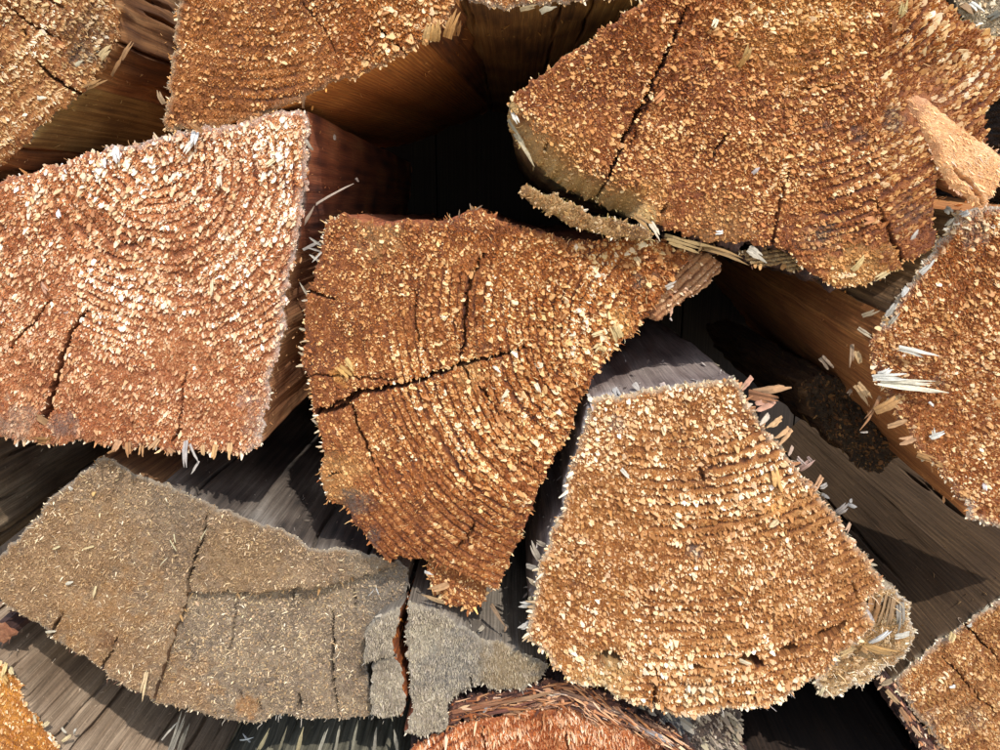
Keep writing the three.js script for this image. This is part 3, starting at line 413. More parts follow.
{ // big pinkish log on the left
  const b = baseAt(150, 450, 0.012), t = logThing('big pinkish log at the left edge, covered in white torn flakes', b);
  piece(t, b, { seed: 6, z: 0.012, tilt: [0.03, 0], pts: [[-70, 202], [0, 180], [25, 173], [60, 163], [90, 153], [130, 146], [165, 134], [200, 128], [245, 120], [285, 111], [306, 111], [309, 150], [306, 186], [302, 224], [296, 250], [287, 290], [281, 345], [272, 375], [265, 415], [261, 443], [246, 453], [212, 454], [190, 451], [160, 451], [112, 446], [75, 440], [55, 443], [22, 440], [0, 437], [-70, 430]],
    face: PINK, chips: PINKC, ring: { c: [152, 150], s: 9.3, a: 0.9, t: 0.26, sq: 0.95, gap: 0.18, band: 0.42, mask: (x, y) => mix(1, 0.2, smooth(330, 390, y)) * mix(0.5, 1, smooth(20, 90, x)) }, rag: 2.2, wave: 1.2,
    cracks: [{ p: [[44, 420], [50, 400], [62, 360], [74, 330], [90, 306]], w: 7, d: 16 }, { p: [[0, 356], [14, 342], [36, 318], [50, 300]], w: 2.2, d: 4, taper: 'both' }, { p: [[186, 372], [184, 390], [180, 428]], w: 1.8, d: 4, taper: 'both' }, { p: [[180, 428], [172, 446]], w: 2.5, d: 5 }, { p: [[110, 236], [136, 244]], w: 1.6, d: 3, taper: 'both' }],
    stains: [[64, 424, 18, '#6c6058', 0.7], [16, 424, 34, '#948674', 0.6], [258, 430, 20, '#746a60', 0.55], [250, 400, 14, '#a8a098', 0.4], [292, 140, 26, '#b8793c', 0.5], [286, 184, 8, '#6a2a0c', 0.8]],
    edge: { w: 9, c: '#c8c0b4', k: 0.5, on: (x, y) => (x > 240 || y < 150 ? 1 : 0.1) },
    side: { pal: pal('#5c341c', '#a0643a', '#c48a56', '#dcb080'), amp: 0.4, ring: 4.4, streak: 0.6, blot: 0.25, rim: '#a09080', rimW: 3 }, sides: [{ from: 10, to: 13, pal: RED, amp: 0.15, ring: 20, lump: 0.8, streak: 0.3, blot: 0.7, rim: '#6c665e', rimW: 8 }],
    mod: (x, y) => ({ tone: 0.16 * smooth(230, 150, y) + 0.12 * Math.exp(-(((Math.hypot(x - 150, y - 160) - 130) / 24) ** 2)) - 0.14 * smooth(330, 420, y) * smooth(150, 60, x), size: 1 + 0.3 * smooth(330, 160, y), dens: 1 }),
    fibres: cover(1.1, 0.88, [-0.15, 0.75], { flake: { tone: [0.08, 0.92], tp: 1.5, patch: 0, el: [0.8, 1.6], wide: 0.85 }, small: { tone: [0.05, 0.7] } }), fringe: [{ per: 0.42, s: [3, 8], tone: [0.4, 1], from: 0, to: 9 }, { per: 0.3, s: [2, 5], tone: [0.2, 0.8], from: 10, to: 19, pal: MOSSC, deep: 3 }, { per: 0.90, s: [4, 11], tone: [0.2, 0.9], from: 19, to: 28, w: 0.45, deep: 2 }] });
  for (const [x0, y0, x1, y1, w, c] of [[186, 440, 184, 468, 5, '#b8aca4'], [190, 444, 199, 462, 2.5, '#c8bcb0'], [199, 461, 191, 476, 2.5, '#b8aca0'], [120, 440, 112, 456, 6, '#c89468'], [128, 442, 130, 462, 5, '#b88250'], [142, 446, 141, 458, 6, '#c8925c'], [158, 440, 150, 452, 7, '#d0a070'], [118, 448, 108, 454, 5, '#a87848'], [168, 448, 176, 455, 5, '#c89060'], [230, 444, 231, 458, 9, '#e0b078'], [216, 446, 214, 458, 8, '#d8a468'], [203, 446, 204, 456, 7, '#dcae78'], [60, 440, 30, 438, 7, '#a07038'], [52, 424, 30, 414, 6, '#b08458']]) splinter(t, b, 0.012, [x0, y0], [x1, y1], w, c, 1, 4);
  for (const [x0, y0, x1, y1, w, c] of [[194, 146, 196, 132, 9, '#fdf6ee'], [184, 156, 192, 142, 7, '#f6e2cc'], [66, 178, 62, 166, 10, '#fdf8f2'], [104, 172, 102, 158, 9, '#fdf6f0'], [118, 166, 116, 148, 9, '#f8f0e8'], [96, 176, 96, 166, 6, '#fdf6ee'], [222, 188, 219, 176, 7, '#f8e2c4'], [60, 218, 57, 210, 6, '#fdf6f0'], [140, 242, 144, 234, 8, '#f8dcb0'], [274, 160, 268, 166, 9, '#f0d8a8'], [82, 302, 76, 296, 9, '#f0d4b4'], [214, 293, 212, 282, 8, '#f6dcae'], [48, 292, 42, 284, 10, '#e0a884']]) splinter(t, b, 0.012, [x1, y1], [x0, y0], w * 0.7, c, 0, 4, 0.4);
  splinter(t, b, 0.0, [302, 214], [356, 178], 2.2, '#c8b4a0', -18, -34, 1, 0.12, 'fibre_strand'); splinter(t, b, 0.0, [356, 178], [360, 184], 2, '#c8b4a0', -34, -34, 1, 0.12, 'fibre_strand'); splinter(t, b, 0, [335, 140], [335, 132], 2.4, '#f0e0cc', -40, -40); splinter(t, b, 0.01, [306, 140], [313, 152], 3, '#d8c8b4', 0, -4);
  splinter(t, b, 0.01, [300, 230], [318, 204], 2.4, '#98806a', -6, -14, 0.3); splinter(t, b, 0.01, [303, 250], [322, 240], 3, '#a89c90', -4, -12);
}
{ // the middle log
  const b = baseAt(470, 600, 0.012), t = logThing('rust coloured fan shaped log in the middle with a long black crack across it', b);
  piece(t, b, { seed: 7, z: 0.012, vp: [510, 205], pts: [[340, 215], [351, 218], [373, 224], [388, 223], [403, 221], [423, 225], [441, 223], [454, 218], [472, 209], [487, 214], [502, 221], [520, 229], [544, 232], [566, 242], [590, 241], [621, 238], [645, 237], [669, 244], [688, 252], [685, 264], [671, 286], [656, 306], [643, 322], [640, 331], [623, 340], [603, 364], [595, 372], [582, 396], [568, 440], [551, 461], [534, 501], [520, 539], [507, 570], [494, 592], [485, 587], [466, 578], [449, 568], [432, 560], [405, 559], [384, 562], [374, 546], [354, 524], [344, 510], [326, 496], [322, 477], [324, 455], [318, 424], [314, 416], [312, 400], [309, 382], [302, 362], [304, 340], [303, 328], [305, 299], [313, 279], [318, 255], [324, 233], [330, 219]],
    face: RUST, chips: RUSTC, ring: { c: [650, 318], s: 8.6, a: 1.15, t: 0.32, mask: (x, y) => mix(0.12, 1, smooth(340, 420, x)) * mix(1, 0.6, smooth(560, 640, x)) }, rag: 1.7, wave: 1.3,
    cracks: [{ p: [[314, 414], [330, 410], [353, 404]], w: 7, d: 18 }, { p: [[346, 402], [360, 390], [376, 390], [400, 386], [420, 380], [440, 372], [466, 363], [500, 354], [527, 348]], w: 5, d: 18 }, { p: [[330, 407], [356, 396], [362, 389]], w: 5, d: 10, taper: 'both' }, { p: [[460, 364], [464, 340], [466, 306], [470, 282], [484, 252]], w: 2.4, d: 7, taper: 'both' }, { p: [[352, 404], [358, 424], [368, 450], [380, 474]], w: 3, d: 7 }, { p: [[305, 292], [322, 295], [338, 299]], w: 2.4, d: 6 }, { p: [[311, 376], [340, 374], [362, 378], [400, 380]], w: 1.6, d: 4, taper: 'both' }, { p: [[415, 290], [416, 330], [424, 352]], w: 1.8, d: 4, taper: 'both' }, { p: [[463, 366], [472, 386]], w: 2, d: 5 }, { p: [[478, 386], [492, 402]], w: 2.4, d: 6, taper: 'both' }, { p: [[524, 328], [566, 327]], w: 1.5, d: 3, taper: 'both' }, { p: [[455, 552], [466, 540], [475, 523]], w: 3.5, d: 8, taper: 'both' }, { p: [[500, 440], [520, 462], [542, 474]], w: 1.6, d: 3, taper: 'both' }, { p: [[328, 476], [342, 472]], w: 2.4, d: 5 }],
    stains: [[345, 372, 14, '#c88c44', 0.8], [332, 480, 44, '#b48850', 0.55], [360, 505, 20, '#57504c', 0.7], [372, 537, 12, '#4a4440', 0.7], [348, 500, 14, '#40403e', 0.6], [640, 282, 9, '#4e4a42', 0.9], [655, 276, 6, '#5e584c', 0.8], [618, 322, 22, '#d8a45c', 0.5], [470, 372, 20, '#d8a868', 0.4], [380, 236, 30, '#a88858', 0.4], [484, 348, 12, '#6a4a38', 0.5], [660, 285, 24, '#8a481c', 0.4], [365, 450, 30, '#9a6434', 0.3]],
    side: { pal: RED, amp: 0.5, ring: 5, streak: 0.5 },
    mod: (x, y) => ({ size: 1 + 0.35 * smooth(400, 560, x) * smooth(500, 330, y) + 0.25 * smooth(420, 520, x) * smooth(350, 420, y) - 0.22 * smooth(430, 330, x), tone: 0.08 * smooth(430, 560, x) - 0.1 * smooth(660, 690, x) - 0.06 * smooth(430, 560, y) - 0.08 * smooth(420, 330, x), dens: 1 - 0.3 * smooth(430, 520, y) * smooth(360, 480, x), lean: y > 500 ? [0.75, -0.45] : y > 370 ? [0.55, 0.6] : [0.35, 0.5] }),
    fibres: cover(1.2, 0.92, [0.35, 0.5], { flake: { tone: [0.08, 0.98], tp: 1.35, per: 0.15 } }), fringe: [{ per: 0.48, s: [2, 6], tone: [0.1, 0.8] }, { per: 0.54, s: [3, 9], tone: [0.4, 1], from: 43, to: 57, pal: MOSSC, w: 0.3 }, { per: 0.15, s: [5, 12], tone: [0.3, 0.9], kind: 'hair', w: 1, t: 1 }] });
  const tip = new THREE.Group(); tip.name = 'split_tip'; t.add(tip);
  piece(tip, b, { seed: 71, z: -0.002, len: 0.14, nt: 14, closeBack: false, pts: [[678, 256], [692, 251], [706, 253], [722, 263], [719, 273], [700, 292], [685, 301], [672, 312], [656, 321], [644, 316], [650, 306], [664, 288]], face: pal('#6e4022', '#a06840', '#b98558', '#cc9f74'), chips: BRICKC, ring: { c: [330, -100], s: 8, a: 0.9, t: 0.5 }, rag: 1.7, side: { pal: RED, amp: 0.5 }, fibres: cover(0.5, 0.6, [0.4, 0.4], { flake: { tone: [0.1, 0.9] } }), fringe: [{ per: 0.48, s: [2, 5], tone: [0.2, 0.9] }] });
  const low = new THREE.Group(); low.name = 'torn_foot'; t.add(low);
  piece(low, b, { seed: 72, z: 0.002, len: 0.14, nt: 14, closeBack: false, pts: [[426, 556], [449, 562], [468, 572], [488, 586], [482, 602], [474, 612], [466, 610], [455, 607], [444, 600], [432, 590], [428, 574]], face: pal('#54280f', '#84491f', '#9e6230', '#b27c48'), chips: RUSTC, rag: 1.8, ring: { c: [600, 480], s: 7, a: 1.2, t: 0.4 }, side: { pal: AMBER, amp: 1, ring: 5 }, fibres: cover(1.3, 0.8, [0.6, 0.5]), fringe: [{ per: 1.20, s: [3, 8], tone: [0.1, 0.9] }] });
  splinter(t, b, 0, [449, 584], [424, 590], 6, '#d0a070', 8, 10, 0.6); splinter(t, b, 0, [444, 602], [421, 595], 4.5, '#b8966c', 6, 8, 0.6); splinter(t, b, 0, [432, 574], [425, 572], 5, '#f4ece0', 8, 10);
  for (const [x0, y0, x1, y1, w, c] of [[322, 246, 306, 236, 3, '#b0a698'], [322, 252, 300, 244, 3, '#a89c90'], [320, 262, 308, 252, 3.5, '#d0c4b4'], [308, 296, 299, 280, 2.6, '#c8b8a0'], [310, 300, 298, 300, 3, '#d8c8b0'], [306, 330, 296, 328, 4, '#c8b898'], [306, 356, 298, 352, 3.5, '#c8b090'], [324, 250, 311, 262, 3, '#c0b4a4'], [312, 382, 304, 382, 4, '#cdb8a0'], [330, 478, 318, 474, 8, '#dcc6a0'], [344, 480, 324, 478, 5, '#c8a878'], [318, 424, 310, 418, 4, '#d8c0a4'], [472, 212, 468, 199, 2, '#c0a080'], [473, 212, 483, 204, 2, '#b89878'], [474, 211, 470, 203, 3, '#b88a5c'], [459, 218, 459, 206, 1.8, '#a88868'], [672, 308, 670, 320, 4, '#c89878'], [670, 318, 674, 322, 3, '#d8c0b0']]) splinter(t, b, 0.01, [x0, y0], [x1, y1], w * 0.6, c, 0, 3);
  for (const [x0, y0, x1, y1, w, c] of [[594, 352, 600, 343, 7, '#f0cf94'], [606, 352, 598, 344, 7, '#e4bc7c'], [592, 334, 604, 332, 6, '#f4d8a4'], [620, 340, 610, 318, 10, '#e8c88c'], [500, 372, 494, 366, 5, '#f4e8d4'], [504, 398, 508, 390, 5, '#ecd8b4'], [642, 264, 636, 258, 8, '#f0c890'], [540, 392, 536, 384, 7, '#f8e4c0'], [338, 366, 352, 376, 10, '#e0ac60'], [346, 360, 354, 370, 8, '#e8bc74'], [666, 288, 678, 282, 5, '#f0e0cc']]) splinter(t, b, 0.012, [x0, y0], [x1, y1], w, c, 1, 4, 0.5);
}
{ // lower right of the middle
  const b = baseAt(700, 715, 0.016), t = logThing('golden wedge shaped log at lower right with even rows of pale flakes', b);
  piece(t, b, { seed: 8, z: 0.016, vp: [506, 190], pts: [[590, 398], [606, 396], [626, 395], [650, 390], [680, 385], [710, 382], [736, 379], [741, 384], [750, 403], [760, 420], [769, 433], [785, 450], [794, 464], [807, 481], [828, 505], [840, 520], [854, 543], [869, 560], [877, 573], [883, 582], [879, 592], [866, 603], [871, 616], [876, 625], [862, 643], [845, 651], [838, 660], [830, 672], [823, 677], [811, 682], [800, 690], [788, 696], [782, 704], [762, 709], [735, 709], [710, 711], [690, 718], [668, 711], [636, 705], [619, 698], [599, 688], [586, 687], [566, 679], [548, 658], [527, 637], [531, 614], [537, 580], [541, 556], [549, 541], [564, 512], [568, 486], [579, 444], [592, 408]],
    face: PALE, chips: PALEC, ring: { c: [690, 225], s: 8.8, a: 1.7, t: 0.45, gap: 0.32, band: 0.3, mask: (x, y) => mix(0.2, 1, smooth(600, 690, x)) * mix(1, 0.55, Math.exp(-(((y - 560) / 30) ** 2))) }, rag: 2, wave: 1.2,
    cracks: [{ p: [[655, 704], [655, 688], [656, 666]], w: 3.6, d: 8 }, { p: [[736, 661], [750, 658], [764, 664]], w: 13, d: 15, taper: 'both' }, { p: [[780, 655], [798, 648]], w: 11, d: 14, taper: 'both' }, { p: [[594, 660], [610, 655], [624, 662]], w: 10, d: 9, taper: 'both' }, { p: [[690, 666], [702, 664]], w: 8, d: 10, taper: 'both' }, { p: [[852, 582], [858, 600]], w: 1.6, d: 4 }, { p: [[815, 640], [832, 632], [846, 622]], w: 10, d: 14, taper: 'both' }, { p: [[700, 470], [704, 482]], w: 4, d: 4, taper: 'both' }, { p: [[640, 606], [690, 612], [740, 610]], w: 1.6, d: 3, taper: 'both' }],
    stains: [[770, 480, 12, '#e0a868', 0.6], [762, 452, 10, '#dc9c64', 0.6], [776, 506, 14, '#e4a45c', 0.7], [704, 478, 12, '#6e4226', 0.6], [694, 552, 9, '#6a625c', 0.7], [608, 664, 22, '#5c4426', 0.6], [700, 690, 22, '#6c5c46', 0.5], [616, 424, 10, '#77706c', 0.5], [600, 690, 40, '#cfae72', 0.4], [640, 560, 60, '#8a4c1a', 0.25]],
    edge: { w: 7, c: '#cdbfa2', k: 0.6, on: (x, y) => (y < 420 || x < 560 || y > 680 ? 1 : 0.5) },
    side: { pal: pal('#584840', '#84726a', '#a4948a', '#bcb0a6'), amp: 1.6, ring: 20, lump: 3, streak: 0.3, blot: 0.4, rim: '#b4aaa0', rimW: 2 }, sides: [{ from: 6, to: 20, pal: DRIFT, amp: 0.8, ring: 7, lump: 2, streak: 0.5 }, { from: 36, to: 43, pal: OLIVE, amp: 0.5, ring: 5 }],
    mod: (x, y) => { const ray = Math.exp(-(((x - 748 - (y - 420) * 0.42) / 7) ** 2)) * smooth(560, 520, y); return { tone: 0.1 * smooth(520, 420, y) + 0.1 * smooth(640, 690, y) - 0.06 * smooth(520, 600, y) * smooth(650, 600, y), size: 1 + 0.15 * smooth(620, 680, y) - 0.2 * smooth(760, 840, x) * smooth(460, 540, y), dens: 1 - 0.75 * ray, lean: x < 640 ? [0.3, 0.5] : [0.1, 0.55] }; },
    fibres: cover(1.3, 0.84, [0.15, 0.55], { flake: { tone: [0.12, 0.94], tp: 1.35, patch: 0, s: [1.9, 5.2], per: 0.17 }, small: { tone: [0.1, 0.74], row: 1, per: 0.2 }, stubble: { row: 0.85, per: 0.36 } }), fringe: [{ per: 0.54, s: [2, 6], tone: [0.3, 1] }, { per: 0.54, s: [3, 8], tone: [0.3, 0.9], from: 6, to: 19, pal: BRICKC }, { per: 0.72, s: [3, 7], tone: [0.4, 1], from: 0, to: 6, pal: MOSSC }, { per: 0.48, s: [4, 12], tone: [0.3, 0.9], from: 43, to: 50, pal: MOSSC, w: 0.35 }] });
  const c = new THREE.Group(); c.name = 'torn_corner'; t.add(c);
  piece(c, b, { seed: 81, z: 0.0, len: 0.2, nt: 16, closeBack: false, vp: [500, 190], pts: [[862, 572], [882, 584], [895, 590], [905, 600], [911, 620], [914, 638], [906, 655], [892, 666], [872, 678], [850, 690], [834, 699], [821, 697], [816, 682], [826, 668], [842, 650], [858, 636], [868, 620], [860, 602]], face: pal('#6a4c2c', '#947044', '#b08e60', '#c8aa80'), chips: TANC, rag: 2.4, edge: { w: 6, c: '#c4bcae', k: 0.7 }, ring: { c: [700, 330], s: 12, a: 1.4, t: 0.3 }, side: { pal: DRIFT, amp: 1, ring: 7, lump: 2.5 }, fibres: cover(1.1, 0.9, [0.6, -0.4], { hair: { per: 0.03, any: false, s: [5, 12] } }), fringe: [{ per: 0.84, s: [2, 6], tone: [0.4, 1], pal: MOSSC }] });
  for (const [x0, y0, x1, y1, w, z0, cc] of [[876, 596, 862, 626, 16, 6, '#9a6c3c'], [892, 594, 880, 628, 13, 4, '#a8845c'], [900, 602, 893, 636, 9, 3, '#a09484'], [850, 634, 838, 656, 16, 6, '#8c6c42'], [846, 640, 862, 630, 12, 7, '#b88a50']]) splinter(c, b, 0.0, [x0, y0], [x1, y1], w, cc, z0 * 0.4, z0, 0.25, 0.2, 'torn_layer');
  splinter(c, b, 0, [870, 643], [889, 628], 5, '#f2eee8', 8, 12, 0.7); splinter(c, b, 0, [862, 644], [898, 656], 8, '#c89a5c', 6, 4, 0.5); splinter(c, b, 0, [862, 648], [868, 652], 9, '#d8a468', 7, 10); splinter(c, b, 0, [820, 695], [824, 680], 4, '#f0dcb0', 2, 4); splinter(c, b, 0, [840, 652], [852, 648], 8, '#d8b47c', 8, 12); splinter(c, b, 0, [894, 636], [908, 634], 10, '#d8d0c0', 2, 5);
  for (const [x0, y0, x1, y1, w, cc] of [[743, 388, 752, 377, 8, '#c89478'], [748, 394, 782, 399, 10, '#a87048'], [758, 392, 788, 385, 13, '#d4a274'], [756, 410, 770, 400, 17, '#dca486'], [768, 428, 780, 419, 11, '#dcae7c'], [778, 442, 789, 430, 13, '#dcaa78'], [760, 424, 768, 416, 9, '#d8c4ac'], [788, 456, 792, 447, 6, '#c8a890'], [798, 470, 812, 456, 7, '#c8a090'], [798, 458, 804, 466, 5, '#c0a898'], [808, 457, 813, 462, 4, '#b89888'], [814, 490, 821, 477, 8, '#d09c70'], [820, 488, 827, 484, 4, '#b8aca0'], [836, 514, 848, 503, 7, '#a89c94'], [848, 504, 857, 508, 3.5, '#b8b0a8'], [848, 503, 852, 500, 3.5, '#b8b0a8'], [846, 532, 850, 524, 5, '#c8a080'], [822, 494, 830, 498, 3, '#a8a098']]) splinter(t, b, 0.012, [x0, y0], [x1, y1], w, cc, 0, 4, 0.4);
  for (const [x0, y0, x1, y1, w, cc] of [[540, 560, 528, 542, 6, '#b8a894'], [542, 568, 528, 566, 7, '#a89c8c'], [538, 586, 527, 576, 5, '#c0ac90'], [534, 604, 518, 604, 7, '#d4ccc0'], [534, 598, 526, 598, 4, '#c8b898'], [530, 622, 518, 630, 6, '#c8c0b4'], [546, 546, 536, 540, 5, '#b0a08c'], [591, 400, 588, 394, 4, '#c8bcac'], [618, 396, 615, 389, 8, '#b8b0a8'], [664, 388, 662, 384, 8, '#d8c0b0'], [640, 392, 634, 384, 8, '#c0b4a8']]) splinter(t, b, 0.012, [x0, y0], [x1, y1], w, cc, -1, 2, 0.5);
  for (const [x0, y0, x1, y1, w, cc] of [[630, 478, 622, 470, 6, '#f4e8d0'], [778, 520, 770, 528, 9, '#f4d4a0'], [774, 470, 778, 490, 11, '#e8b06a'], [668, 662, 676, 668, 9, '#f8e4b4'], [740, 660, 752, 664, 6, '#f4e0b8']]) splinter(t, b, 0.016, [x0, y0], [x1, y1], w, cc, 1, 4, 0.5);
}
{ // right edge
  const b = baseAt(985, 525, 0.004), t = logThing('log at the right edge with a grained left flank and a cluster of white splinters', b);
  piece(t, b, { seed: 9, z: 0.004, vp: [505, 122], tilt: [-0.06, 0], pts: [[954, 212], [971, 209], [1000, 209], [1075, 214], [1075, 530], [1000, 526], [986, 526], [969, 519], [966, 507], [954, 492], [940, 473], [930, 459], [923, 457], [905, 426], [886, 402], [874, 366], [871, 344], [886, 313], [887, 324], [893, 306], [907, 288], [919, 273], [931, 254], [944, 238]],
    face: ROW, chips: ROWC, ring: { c: [1130, 190], s: 9.5, a: 0.8, t: 0.25, mask: (x, y) => mix(1, 0.4, smooth(320, 400, y)) }, rag: 2.2, edge: { w: 9, c: '#b8ae9e', k: 0.85, on: (x, y) => (y < 330 ? 1 : y > 500 ? 0.9 : 0.1) }, stains: [[970, 226, 26, '#8e867c', 0.5], [938, 383, 10, '#565048', 0.7], [940, 440, 40, '#b06c34', 0.3]],
    side: { pal: pal('#7a4420', '#b87038', '#d8924e', '#e8b278'), amp: 0.9, ring: 5.5, streak: 0.65, blot: 0.2 }, sides: [{ from: 17, to: 23, pal: pal('#5e4630', '#94704c', '#b69268', '#ccae86'), amp: 0.9, ring: 8, streak: 0.4, lump: 1.5, lines: 0.2 }],
    mod: (x, y) => ({ size: 1 + 0.3 * smooth(350, 260, y), tone: 0.05 * smooth(340, 280, y) - 0.02, lean: y < 330 ? [0.2, 0.7] : [0.4, 0.4] }), fibres: cover(1.15, 0.95, [0.3, 0.5]), fringe: [{ per: 0.78, s: [3, 8], tone: [0.4, 1], from: 17, to: 23, pal: MOSSC }, { per: 0.90, s: [3, 9], tone: [0.2, 0.9], from: 12, to: 17 }, { per: 0.60, s: [2, 6], tone: [0.4, 0.9], from: 5, to: 11, pal: MOSSC }] });
  const bk = new THREE.Group(); bk.name = 'bark_lump'; t.add(bk);
  piece(bk, b, { seed: 91, z: -0.1, len: 0.3, nt: 20, closeBack: false, faceName: 'bark', pts: [[800, 384], [830, 376], [860, 392], [884, 430], [893, 452], [888, 466], [874, 471], [858, 461], [836, 441], [815, 420]], face: pal('#1e160e', '#3a2a1a', '#54402a', '#6c5438'), chips: UMBER, rough: 3, rag: 4, side: { pal: UMBER, bark: 3 }, fibres: cover(0.6, 1.1, [0.2, 0.4]) });
  for (const [x0, y0, x1, y1, w, cc, a, c2] of [[872, 378, 914, 372, 7, '#f6f0e2', 2, 6], [874, 380, 950, 390, 10, '#f8ecd0', 3, 7], [886, 378, 930, 392, 8, '#ece0c4', 2, 6], [898, 348, 940, 356, 6, '#ece4d4', 3, 4], [900, 384, 920, 382, 8, '#f0e4cc', 3, 6], [878, 374, 896, 368, 5, '#fbf6ec', 3, 6], [929, 402, 937, 408, 3, '#f0e8dc', 2, 4], [930, 438, 946, 430, 5, '#f0ece0', 3, 5], [934, 438, 932, 428, 4, '#e8e0d0', 3, 5], [876, 410, 902, 398, 13, '#c8955c', 0, 4], [890, 426, 910, 420, 9, '#d8a878', 0, 4], [898, 442, 914, 438, 10, '#c89a70', 0, 3], [916, 454, 940, 462, 7, '#b8854c', 0, 3], [944, 466, 932, 462, 5, '#b88850', 0, 3], [984, 483, 986, 494, 5, '#e8dcd8', 1, 3]]) splinter(t, b, 0.004, [x0, y0], [x1, y1], w, cc, a, c2, 0.4);
  for (const [x0, y0, x1, y1, w, cc, a, c2] of [[880, 396, 860, 430, 4.5, '#a8764c', -4, -2], [852, 344, 850, 368, 4, '#a88868', -14, -10], [858, 328, 874, 340, 4, '#c8b496', -8, -4], [856, 352, 860, 362, 9, '#d8b07c', -12, -11], [856, 384, 872, 402, 9, '#c8a070', -10, -8], [822, 358, 832, 370, 11, '#a88e74', -30, -28], [851, 390, 848, 394, 6, '#a88e74', -20, -19], [868, 432, 858, 432, 2, '#c8b8a8', -2, -2], [862, 316, 880, 310, 4, '#a08c70', -6, -3], [953, 213, 946, 208, 8, '#d8d0c0', 0, 3], [946, 226, 954, 214, 4, '#c8c0b0', 0, 3], [958, 218, 968, 212, 7, '#d8d0c4', 1, 4], [922, 272, 934, 262, 7, '#f0ece4', 1, 3], [900, 296, 906, 288, 9, '#c8c4bc', 1, 3], [886, 316, 896, 302, 5, '#d0c8bc', 0, 3], [890, 324, 898, 312, 4, '#c8bca8', 0, 3]]) splinter(t, b, 0.004, [x0, y0], [x1, y1], w, cc, a, c2, 0.4);
}
{ // bottom right corner
  const b = baseAt(1000, 800, -0.012), t = logThing('brown log in the bottom right corner with a wide ridged top side and dark bark', b);
  piece(t, b, { seed: 10, z: -0.012, vp: [560, 205], pts: [[1000, 598], [984, 611], [960, 629], [936, 645], [915, 662], [893, 681], [905, 701], [926, 727], [947, 752], [975, 785], [1020, 850], [1090, 820], [1090, 540]], face: TAN, chips: TANC, ring: { c: [830, 560], s: 9, a: 0.3, t: 0.1 }, rough: 0.7, rag: 1.6,
    cracks: [{ p: [[966, 622], [980, 640], [1000, 662]], w: 2.6, d: 7 }, { p: [[944, 656], [976, 694], [996, 714]], w: 1.8, d: 4, taper: 'both' }], stains: [[970, 718, 20, '#6e5e4e', 0.5], [930, 720, 18, '#8a7e70', 0.4]], edge: { w: 6, c: '#b8ac98', k: 0.6 },
    side: { pal: pal('#3c2a1a', '#5c442c', '#745838', '#8a6c48'), amp: 0.08, ring: 4.2, streak: 0.15, lines: 0.16, cracks: 95, lump: 0.8, blot: 0.15, rim: '#b0a288', rimW: 3 }, fibres: cover(1.2, 0.7, [0.2, 0.4], { flake: { tone: [0, 0.8], s: [1.6, 3.6], row: 0.2 } }), fringe: [{ per: 0.84, s: [2, 6], tone: [0.4, 1], from: 0, to: 5, pal: FUZZC }] });
  const bk = new THREE.Group(); bk.name = 'bark_layer'; t.add(bk);
  piece(bk, b, { seed: 101, z: -0.014, len: 0.4, closeBack: false, faceName: 'bark', vp: [560, 205], pts: [[878, 674], [892, 680], [904, 701], [925, 727], [946, 752], [974, 785], [1000, 830], [975, 830], [950, 790], [930, 762], [918, 742], [905, 724], [894, 702], [882, 688]], face: pal('#2a1614', '#4c2a24', '#6e4436', '#927058'), chips: BRICKC, rough: 2.4, rag: 2.6, ring: { c: [1500, 260], s: 5, a: 1.6, t: 0.6 }, side: { pal: BARK, bark: 3 }, fibres: cover(0.35, 0.9, [0.5, 0.8], { flake: { tone: [0, 0.7], el: [2, 4] } }), fringe: [{ per: 0.54, s: [3, 8], tone: [0.2, 0.8] }] });
  for (const [x0, y0, x1, y1, w, cc] of [[880, 684, 892, 680, 6, '#a89070'], [886, 690, 902, 708, 5, '#b89468'], [900, 708, 914, 728, 5, '#a87850'], [912, 726, 924, 742, 4, '#c8a078'], [950, 640, 953, 634, 9, '#e8c88c'], [966, 628, 972, 624, 4, '#d8d0c0'], [948, 688, 956, 686, 6, '#f4ece0'], [982, 612, 990, 604, 4, '#d8ccb4']]) splinter(t, b, -0.012, [x0, y0], [x1, y1], w, cc, 1, 4, 0.5);
}
